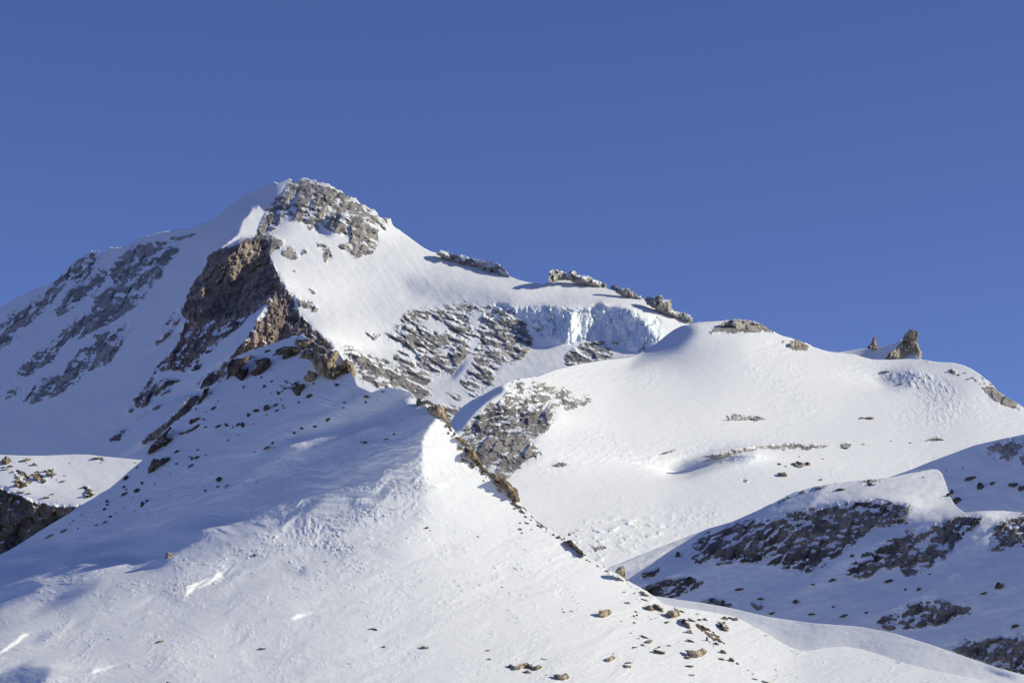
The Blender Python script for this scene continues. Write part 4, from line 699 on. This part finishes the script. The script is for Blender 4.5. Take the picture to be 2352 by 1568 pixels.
 ('F', 11, [(1540, 1372), (1560, 1355), (1600, 1352), (1632, 1365), (1632, 1386), (1600, 1370)], M_tan, 'dark curved stone left of the bottom centre', 'boulder', None, .8, 'boulder'),
 ('F', 11, [(2028, 1530), (2045, 1512), (2100, 1528), (2098, 1550), (2040, 1552)], M_tan, 'small dark stone with a snow rim near the bottom centre', 'boulder', None, .8, 'boulder'),
 ('L', 8, [(8, 215), (18, 170), (60, 140), (104, 170), (102, 215), (60, 232)], M_tan, 'biggest brown boulder on the sunlit left shoulder', 'boulder', 'boulders on the sunlit left shoulder', .7, 'boulder'),
 ('L', 8, [(203, 182), (240, 158), (287, 165), (282, 197), (230, 197)], M_tan, 'brown boulder right of the biggest one on the left shoulder', 'boulder', 'boulders on the sunlit left shoulder', .7, 'boulder'),
 ('L', 8, [(300, 345), (350, 325), (392, 345), (382, 374), (345, 378)], M_tan, 'tan boulder in the middle of the left shoulder, left one of a pair', 'boulder', 'boulders on the sunlit left shoulder', .7, 'boulder'),
 ('L', 8, [(388, 362), (415, 345), (438, 375), (422, 398)], M_tan, 'tan boulder in the middle of the left shoulder, right one of a pair', 'boulder', 'boulders on the sunlit left shoulder', .7, 'boulder'),
 ('L', 8, [(556, 378), (580, 358), (608, 370), (592, 393)], M_tan, 'small tan boulder farthest right on the left shoulder', 'boulder', 'boulders on the sunlit left shoulder', .7, 'boulder'),
 ('L', 8, [(235, 380), (270, 362), (302, 385), (285, 400), (250, 395)], M_tan, 'brown boulder below left of the pair on the left shoulder', 'boulder', 'boulders on the sunlit left shoulder', .7, 'boulder'),
]
for k, (ly, tl, pts, mt, lab, cat, grp, th, nm) in enumerate(crags):
    L_, s_ = LR[ly]; crag(nm, T(tl, pts), L_, s_, mt, lab, cat, grp, thick=th, seed=k*5+1, push=-5.0 if ly == 'M' else -1.5 if ly in 'BG' else 0.0, mixf=1.0 if ly in 'MBG' else .1 if k < 17 else .4, fs=.6 if ly in 'MB' else .9, rough=1.5 if ly == 'M' else 1.0, tilt=0.0 if any(q in lab for q in ('dark', 'shaded')) else .25 if 'long low' in lab else 1.3 if (ly == 'F' and k < 17) else 2.2 if ly == 'B' else .7)

def stone_mesh(name, seed, mat):
    rr = random.Random(seed); me = bpy.data.meshes.new(name)
    import bmesh
    bm = bmesh.new(); bmesh.ops.create_icosphere(bm, subdivisions=3, radius=1.0)
    planes = []
    for k in range(16):
        n = Vector((rr.gauss(0, 1), rr.gauss(0, 1), rr.gauss(0, 1))).normalized(); planes.append((n, rr.uniform(.55, .92)))
    for v in bm.verts:
        d = v.co.copy(); s = 1.25
        for n, h in planes:
            c = d.dot(n)
            if c > .05: s = min(s, h/c)
        v.co = d*s*(1+rr.uniform(-.03, .03))
    bm.to_mesh(me); bm.free(); me.materials.append(mat); return me
M_stone_shade = alpine('shaded_stone', 2.0, [(.02, .019, .018), (.05, .044, .038), (.10, .082, .062), (.18, .145, .10)], cap=.9)  # tan stone with the shade painted into its colour, for shaded ground
protos = [stone_mesh('stone', 20+k, M_tan_s if k % 3 == 0 else M_tan) for k in range(7)]; shade_protos = [stone_mesh('shaded_stone', 50+k, M_stone_shade) for k in range(7)]
def zone(u, v, ly):
    if ly == 'L': return 'on the left shoulder '+('above the rock wall' if v > 1110 else 'near its top edge' if v < 1062 else 'in the rocky streak' if u < 140 else 'in open snow')
    if ly == 'K': return 'on the shaded shoulder at the right edge'
    if ly == 'H': return 'on the shaded right slope '+('near its crest' if v < 1130 else 'below the big cliff band' if v > 1330 and u < 2000 else 'low at the right' if v > 1330 else 'between the cliff bands')
    if ly == 'G': return 'on the glacier slope '+('near its right skyline' if u > 2200 else 'below the wrinkled snow' if v > 1000 else 'in its open middle' if v > 900 else 'near the rock tower')
    if u < 960 and v < 1190 and not (u > 700 and v > 1150):
        return 'on the shaded flank '+('by its left skyline' if u < 330+(1050-v)*.35 and v < 1100 else 'near the lit snow' if v > 1090 else 'under the tip cliffs' if v < 930 else 'left of its slab' if u < 350 else 'in its middle' if u < 640 else 'near the snow crest')
    if v < 1340 and u > 960: return 'on the right ridge edge '+('by the rusty rocks' if v < 1120 else 'below the big rock' if v < 1240 else 'above the orange rock')
    if u > 1640: return 'right of the boulder line' if u > 1700 else 'beside the flat topped boulder'
    if u > 1440: return 'by the line of tan boulders' if v < 1450 else 'above the flat topped boulder'
    if u > 1300: return 'near the squat boulder' if v < 1450 else 'near the tilted boulder'
    return 'on the bottom snow '+('left of the centre' if u < 700 else 'near the arched boulder' if v > 1440 else 'in the bright middle')
def stones(tile, items, ly, name, label, group, cat='stone', k0=0):
    L_, s_ = LR[ly]
    for k, it in enumerate(items):
        x, y = T(tile, [(it[0], it[1])])[0]; w = it[2] if len(it) > 2 else 8; h = it[3] if len(it) > 3 else max(5, w*.6)
        sc = .39 if tile == 9 else .25
        a = max(w*sc*.62, .9); b = max(h*sc*.62, .75)
        p, r = surf_under(L_, s_, [x], [y]); r = float(r[0]); p = p[0]
        zn = zone(x, y, ly); o = bpy.data.objects.new(name, (shade_protos if zn.startswith('on the shaded') else protos)[(k*3+k0) % 7]); COL.objects.link(o)
        rn = random.Random(k*31+k0+int(x)); m = r*KK
        o.location = (p[0], p[1]-.2*a*m, p[2]+.15*b*m)
        q_ = rn.uniform(.72, 1.3); o.location.z -= b*m*rn.uniform(0, .35)
        o.scale = (a*m*1.15*q_, a*m*rn.uniform(.8, 1.2), b*m*1.2*rn.uniform(.8, 1.25)); o.rotation_euler = (rn.uniform(-.25, .25), (it[4] if len(it) > 4 else rn.uniform(-.3, .3)), rn.uniform(0, 6.28) if abs(w-h) < 6 else rn.uniform(-.3, .3))
        look = ('tiny ' if a < 1.6 else 'small ' if a < 4 else 'larger ')+('flat ' if a > 2.2*b else 'upright ' if b > 1.1*a else 'angular ')+('dark stone ' if ly in 'HK' or ly == 'F' and zone(x, y, ly).startswith('on the shaded') else 'tan stone ' if ly != 'G' else 'grey rock ')
        o['label'] = look+zone(x, y, ly); o['category'] = cat; o['group'] = group
tl = -.5
lf_ = ('stone', 'small dark stone sticking out of the shaded left flank of the front ridge', 'stones scattered on the shaded flank')
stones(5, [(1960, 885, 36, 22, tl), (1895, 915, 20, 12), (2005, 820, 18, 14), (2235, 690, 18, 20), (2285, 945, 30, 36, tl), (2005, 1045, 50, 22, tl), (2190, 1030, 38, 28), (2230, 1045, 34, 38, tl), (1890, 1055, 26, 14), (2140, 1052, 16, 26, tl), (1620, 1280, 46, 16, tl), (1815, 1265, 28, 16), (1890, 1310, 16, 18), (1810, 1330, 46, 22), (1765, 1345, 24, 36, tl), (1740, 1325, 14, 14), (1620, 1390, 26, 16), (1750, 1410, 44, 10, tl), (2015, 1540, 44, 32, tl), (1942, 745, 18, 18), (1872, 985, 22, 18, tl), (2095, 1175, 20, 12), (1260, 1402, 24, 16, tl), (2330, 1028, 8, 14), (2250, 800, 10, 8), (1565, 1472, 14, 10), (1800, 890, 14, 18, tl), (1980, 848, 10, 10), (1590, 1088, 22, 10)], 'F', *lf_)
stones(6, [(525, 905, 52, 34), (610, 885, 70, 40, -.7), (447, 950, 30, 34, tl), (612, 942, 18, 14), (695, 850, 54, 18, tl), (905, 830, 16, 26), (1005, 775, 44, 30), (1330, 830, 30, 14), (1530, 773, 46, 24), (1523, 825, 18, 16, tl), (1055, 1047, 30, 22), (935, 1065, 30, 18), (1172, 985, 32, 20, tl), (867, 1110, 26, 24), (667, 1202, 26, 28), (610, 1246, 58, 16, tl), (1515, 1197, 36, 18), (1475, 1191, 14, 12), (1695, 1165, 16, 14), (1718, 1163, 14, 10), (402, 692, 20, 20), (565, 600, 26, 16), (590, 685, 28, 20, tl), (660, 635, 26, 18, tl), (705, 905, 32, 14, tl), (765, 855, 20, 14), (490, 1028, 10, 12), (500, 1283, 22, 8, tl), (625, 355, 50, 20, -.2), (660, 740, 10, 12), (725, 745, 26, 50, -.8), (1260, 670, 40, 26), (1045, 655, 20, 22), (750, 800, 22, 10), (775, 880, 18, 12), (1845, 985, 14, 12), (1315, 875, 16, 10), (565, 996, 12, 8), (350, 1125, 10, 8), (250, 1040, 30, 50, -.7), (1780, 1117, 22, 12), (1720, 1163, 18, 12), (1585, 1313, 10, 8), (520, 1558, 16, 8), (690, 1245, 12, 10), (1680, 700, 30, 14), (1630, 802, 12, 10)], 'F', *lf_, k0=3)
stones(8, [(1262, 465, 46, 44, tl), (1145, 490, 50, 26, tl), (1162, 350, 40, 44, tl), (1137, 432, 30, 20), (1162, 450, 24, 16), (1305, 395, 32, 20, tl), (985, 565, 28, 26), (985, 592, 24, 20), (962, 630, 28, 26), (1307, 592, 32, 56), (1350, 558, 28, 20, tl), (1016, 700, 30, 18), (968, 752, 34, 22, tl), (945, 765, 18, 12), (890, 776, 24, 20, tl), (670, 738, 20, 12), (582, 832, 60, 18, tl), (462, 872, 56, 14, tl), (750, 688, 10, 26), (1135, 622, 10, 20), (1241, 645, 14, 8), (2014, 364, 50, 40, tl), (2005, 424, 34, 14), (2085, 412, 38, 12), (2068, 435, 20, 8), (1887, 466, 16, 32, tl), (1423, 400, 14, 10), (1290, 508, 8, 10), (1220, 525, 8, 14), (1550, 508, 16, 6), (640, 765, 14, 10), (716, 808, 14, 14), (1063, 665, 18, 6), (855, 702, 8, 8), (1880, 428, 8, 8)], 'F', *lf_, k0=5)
rf_ = ('stone', 'small tan stone scattered on the sunlit snow of the front ridge', 'stones scattered on the sunlit snow')
stones(10, [(740, 155, 30, 14, .4), (797, 97, 34, 12, .4), (838, 158, 18, 10), (750, 190, 14, 12), (735, 98, 16, 8, .5), (1168, 298, 50, 22), (1038, 205, 20, 16), (898, 100, 16, 22), (1088, 195, 30, 24), (1118, 250, 22, 10, .4), (1375, 437, 16, 8), (1435, 472, 12, 8), (345, 222, 14, 8), (358, 232, 10, 8), (1785, 745, 16, 14, .6), (1720, 832, 44, 20, .5), (1850, 735, 50, 16, .3), (1885, 760, 60, 18, .3), (1880, 805, 44, 16, .4), (1795, 912, 22, 12, .6), (1800, 948, 18, 20, .7), (1805, 980, 8, 20), (1780, 1016, 28, 20), (1658, 1000, 26, 8), (2285, 1103, 50, 24), (2228, 1103, 26, 10), (2295, 1180, 60, 18, .4), (2095, 1223, 36, 12), (1890, 1150, 44, 10, .3), (1858, 1220, 34, 26), (1905, 1195, 56, 34, -.5), (1815, 1158, 24, 6), (1765, 1245, 22, 8), (1795, 1235, 20, 12), (1720, 1380, 66, 8), (435, 1268, 30, 18), (448, 1350, 44, 18), (950, 1345, 46, 12, .2), (2258, 1335, 50, 30, -.3), (2305, 1490, 60, 14), (2290, 1410, 50, 12), (1120, 888, 14, 6), (565, 687, 26, 8), (1265, 835, 16, 6), (2000, 1235, 20, 8), (1985, 1250, 18, 10), (1995, 1283, 60, 18, -.2), (2048, 1283, 22, 8), (2070, 1015, 50, 14, -.3), (2225, 912, 30, 12, .4), (1690, 733, 22, 10, .3), (2012, 930, 16, 10), (2320, 995, 50, 16, .5), (2190, 1190, 10, 8), (1750, 1107, 14, 8), (1590, 1300, 20, 8), (1140, 915, 30, 8, .3), (1205, 908, 30, 8, .2)], 'F', *rf_)
stones(7, [(552, 988, 44, 30), (572, 1103, 36, 30), (660, 1145, 36, 50, .5), (757, 1222, 30, 24), (912, 1380, 36, 30, .4), (1042, 1503, 34, 44, .4), (750, 1185, 18, 14), (800, 1205, 40, 20, .6), (835, 1240, 40, 20, .6), (880, 1240, 40, 24, .5), (768, 1290, 14, 10), (445, 855, 20, 26, .5), (480, 880, 20, 12), (560, 1060, 12, 12), (615, 1110, 40, 16, .5), (700, 1180, 12, 10), (880, 1325, 50, 16, .4), (1045, 1545, 18, 10), (790, 1258, 14, 10), (500, 850, 20, 24, .6)], 'F', *rf_, k0=2)
stones(9, [(15, 768, 24, 8, .4), (22, 1142, 36, 16), (135, 1000, 44, 18, -.5), (110, 1018, 24, 14), (130, 970, 30, 10, .5), (60, 1028, 24, 6), (200, 1057, 50, 8), (205, 1030, 16, 8), (395, 1190, 34, 8), (260, 1020, 24, 8), (370, 1095, 28, 16), (588, 1060, 34, 22, .7), (575, 1097, 34, 14, .4), (628, 1103, 34, 20, .7), (665, 1124, 16, 8), (388, 990, 30, 10, .6), (490, 990, 20, 50, -.2), (540, 1010, 40, 22, .7), (430, 833, 12, 10), (615, 837, 26, 18), (648, 842, 30, 18), (590, 860, 40, 14, .6), (345, 822, 20, 10), (380, 940, 30, 16), (60, 850, 8, 30), (60, 885, 12, 10), (830, 940, 14, 6), (890, 1160, 10, 4), (30, 1120, 30, 5), (380, 1138, 44, 7), (440, 870, 20, 14), (480, 865, 40, 8, .6), (670, 1128, 12, 8), (727, 1163, 14, 6), (755, 1185, 12, 6), (770, 1215, 30, 8, .4), (838, 1233, 34, 12, .3)], 'F', *rf_, k0=4)
stones(11, [(2078, 435, 28, 16), (2112, 462, 14, 8), (1157, 745, 22, 12), (2245, 600, 8, 8), (1108, 1008, 12, 8), (900, 1070, 14, 6), (1690, 1532, 30, 30), (570, 1543, 50, 22)], 'F', *rf_, k0=1)
stones(12, [(997, 1167, 14, 22), (1460, 1192, 44, 24, -.4), (2335, 390, 30, 18), (1545, 1562, 44, 14)], 'F', *rf_, k0=6)
rr_ = random.Random(5); edge = []
for k in range(64):
    u_ = 962+(k+rr_.random())*(1500-962)/64; v_ = float(np.interp(u_, [p[0] for p in f_sil], [p[1] for p in f_sil]))
    w_ = rr_.choice([10, 14, 20, 26, 34, 44]) if u_ < 1230 else rr_.choice([8, 10, 14, 20])
    edge.append((u_-rr_.random()**1.6*(16 if u_ < 1230 else 9), v_+rr_.random()*6+1.5, w_, w_*rr_.uniform(.4, .8), rr_.uniform(.3, .8)))
stones(0, edge, 'F', *rf_, k0=3)
ls_ = ('stone', 'small tan stone on the sunlit snow of the left shoulder', 'stones on the left shoulder')
stones(8, [(110, 238, 34, 16), (50, 245, 60, 14), (45, 268, 60, 12), (120, 290, 40, 16), (195, 300, 50, 30, .5), (200, 320, 30, 16), (160, 375, 60, 20), (160, 420, 46, 40), (210, 395, 50, 20), (320, 225, 60, 30, .4), (350, 290, 30, 20), (240, 210, 10, 8), (430, 285, 40, 16, .5), (480, 275, 20, 18), (470, 320, 60, 30, .3), (505, 310, 30, 14), (520, 362, 20, 10), (600, 323, 18, 8), (425, 425, 8, 10), (480, 493, 20, 12), (425, 525, 50, 22), (790, 430, 40, 14), (820, 465, 50, 18), (850, 500, 30, 22), (800, 500, 40, 10), (780, 530, 22, 10), (190, 470, 46, 18), (265, 488, 40, 14), (900, 165, 60, 12), (925, 205, 16, 8), (870, 143, 40, 6), (1245, 205, 24, 6), (640, 210, 14, 8), (330, 345, 50, 30, .5)], 'L', *ls_)
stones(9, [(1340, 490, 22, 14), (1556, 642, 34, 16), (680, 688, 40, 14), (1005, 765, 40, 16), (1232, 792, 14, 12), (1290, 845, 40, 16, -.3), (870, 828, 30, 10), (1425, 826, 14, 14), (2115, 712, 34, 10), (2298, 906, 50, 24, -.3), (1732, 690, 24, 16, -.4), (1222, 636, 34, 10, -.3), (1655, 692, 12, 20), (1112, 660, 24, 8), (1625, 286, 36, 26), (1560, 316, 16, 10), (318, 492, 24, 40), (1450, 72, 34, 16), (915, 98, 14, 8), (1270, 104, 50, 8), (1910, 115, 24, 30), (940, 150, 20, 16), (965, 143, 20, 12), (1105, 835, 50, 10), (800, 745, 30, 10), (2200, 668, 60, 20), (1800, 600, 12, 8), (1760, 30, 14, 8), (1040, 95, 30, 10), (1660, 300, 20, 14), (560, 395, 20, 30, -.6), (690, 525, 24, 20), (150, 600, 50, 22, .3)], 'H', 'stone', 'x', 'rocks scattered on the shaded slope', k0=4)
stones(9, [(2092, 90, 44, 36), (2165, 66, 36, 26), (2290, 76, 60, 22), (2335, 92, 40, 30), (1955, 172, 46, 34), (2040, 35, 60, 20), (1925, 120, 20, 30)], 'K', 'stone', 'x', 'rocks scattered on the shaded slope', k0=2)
gs_ = ('stone', 'small dark rock speck on the open glacier slope', 'rock specks on the glacier slope')
stones(4, [(500, 1345, 24, 14), (285, 1327, 14, 8), (105, 1390, 36, 16), (165, 1413, 24, 10), (240, 1390, 50, 20), (278, 1380, 40, 18), (365, 1395, 56, 26), (140, 1488, 60, 28), (480, 1538, 34, 12), (1128, 1182, 20, 10), (1520, 1335, 14, 6), (850, 972, 50, 8), (920, 975, 40, 22), (955, 975, 36, 18), (715, 1245, 40, 16), (870, 1213, 30, 8), (1455, 1180, 24, 12), (1500, 1165, 50, 14), (1560, 1165, 60, 24), (1670, 540, 34, 16), (1688, 555, 20, 10), (1752, 575, 26, 10), (1805, 558, 24, 8), (1390, 605, 26, 26), (1078, 548, 50, 12), (1215, 660, 40, 12), (1830, 615, 20, 14), (1865, 605, 28, 10), (1990, 655, 16, 8), (1948, 658, 12, 10), (2020, 690, 26, 12), (2060, 697, 24, 16), (1300, 1198, 34, 6)], 'G', *gs_)


# the 290 largest loose stones stay things of their own, the smallest gravel becomes one mesh
st = [o for o in bpy.data.objects if o.get('category') == 'stone']
st.sort(key=lambda o: -(o.scale.x*o.scale.z)/(o.location.y**2))
vs_, fs_, n0 = [], [], 0
for o in st[290:]:
    me = o.data; mb = o.matrix_basis
    vs_ += [tuple(mb @ v.co) for v in me.vertices]; fs_ += [tuple(n0+q for q in p.vertices) for p in me.polygons]; n0 = len(vs_)
if vs_:
    gme = bpy.data.meshes.new('gravel'); gme.from_pydata(vs_, [], fs_); gme.materials.append(M_tan)
    gob = bpy.data.objects.new('gravel', gme); COL.objects.link(gob); gob['kind'] = 'stuff'
    gob['label'] = 'scattered gravel of the smallest stones on the snow slopes'; gob['category'] = 'gravel'
    for o in st[290:]: bpy.data.objects.remove(o, do_unlink=True)
# where several stones still read alike, count them from the left
same = {}
for o in bpy.data.objects:
    if o.get('label') and o.get('category') and o.parent is None: same.setdefault(o['label'], []).append(o)
ORD = ['leftmost']+[w+' from left' for w in 'second third fourth fifth sixth seventh eighth ninth tenth eleventh twelfth thirteenth fourteenth fifteenth sixteenth seventeenth eighteenth nineteenth twentieth'.split()]
for lab, os_ in same.items():
    if len(os_) < 2: continue
    os_.sort(key=lambda o: o.location.x/o.location.y)
    for q, o in enumerate(os_): o['label'] = lab+', '+('rightmost' if q == len(os_)-1 else ORD[min(q, 19)])

for o in bpy.data.objects:
    if o.get('label') and len(o['label'].split()) > 16: o['label'] = ' '.join(o['label'].split()[1:17])
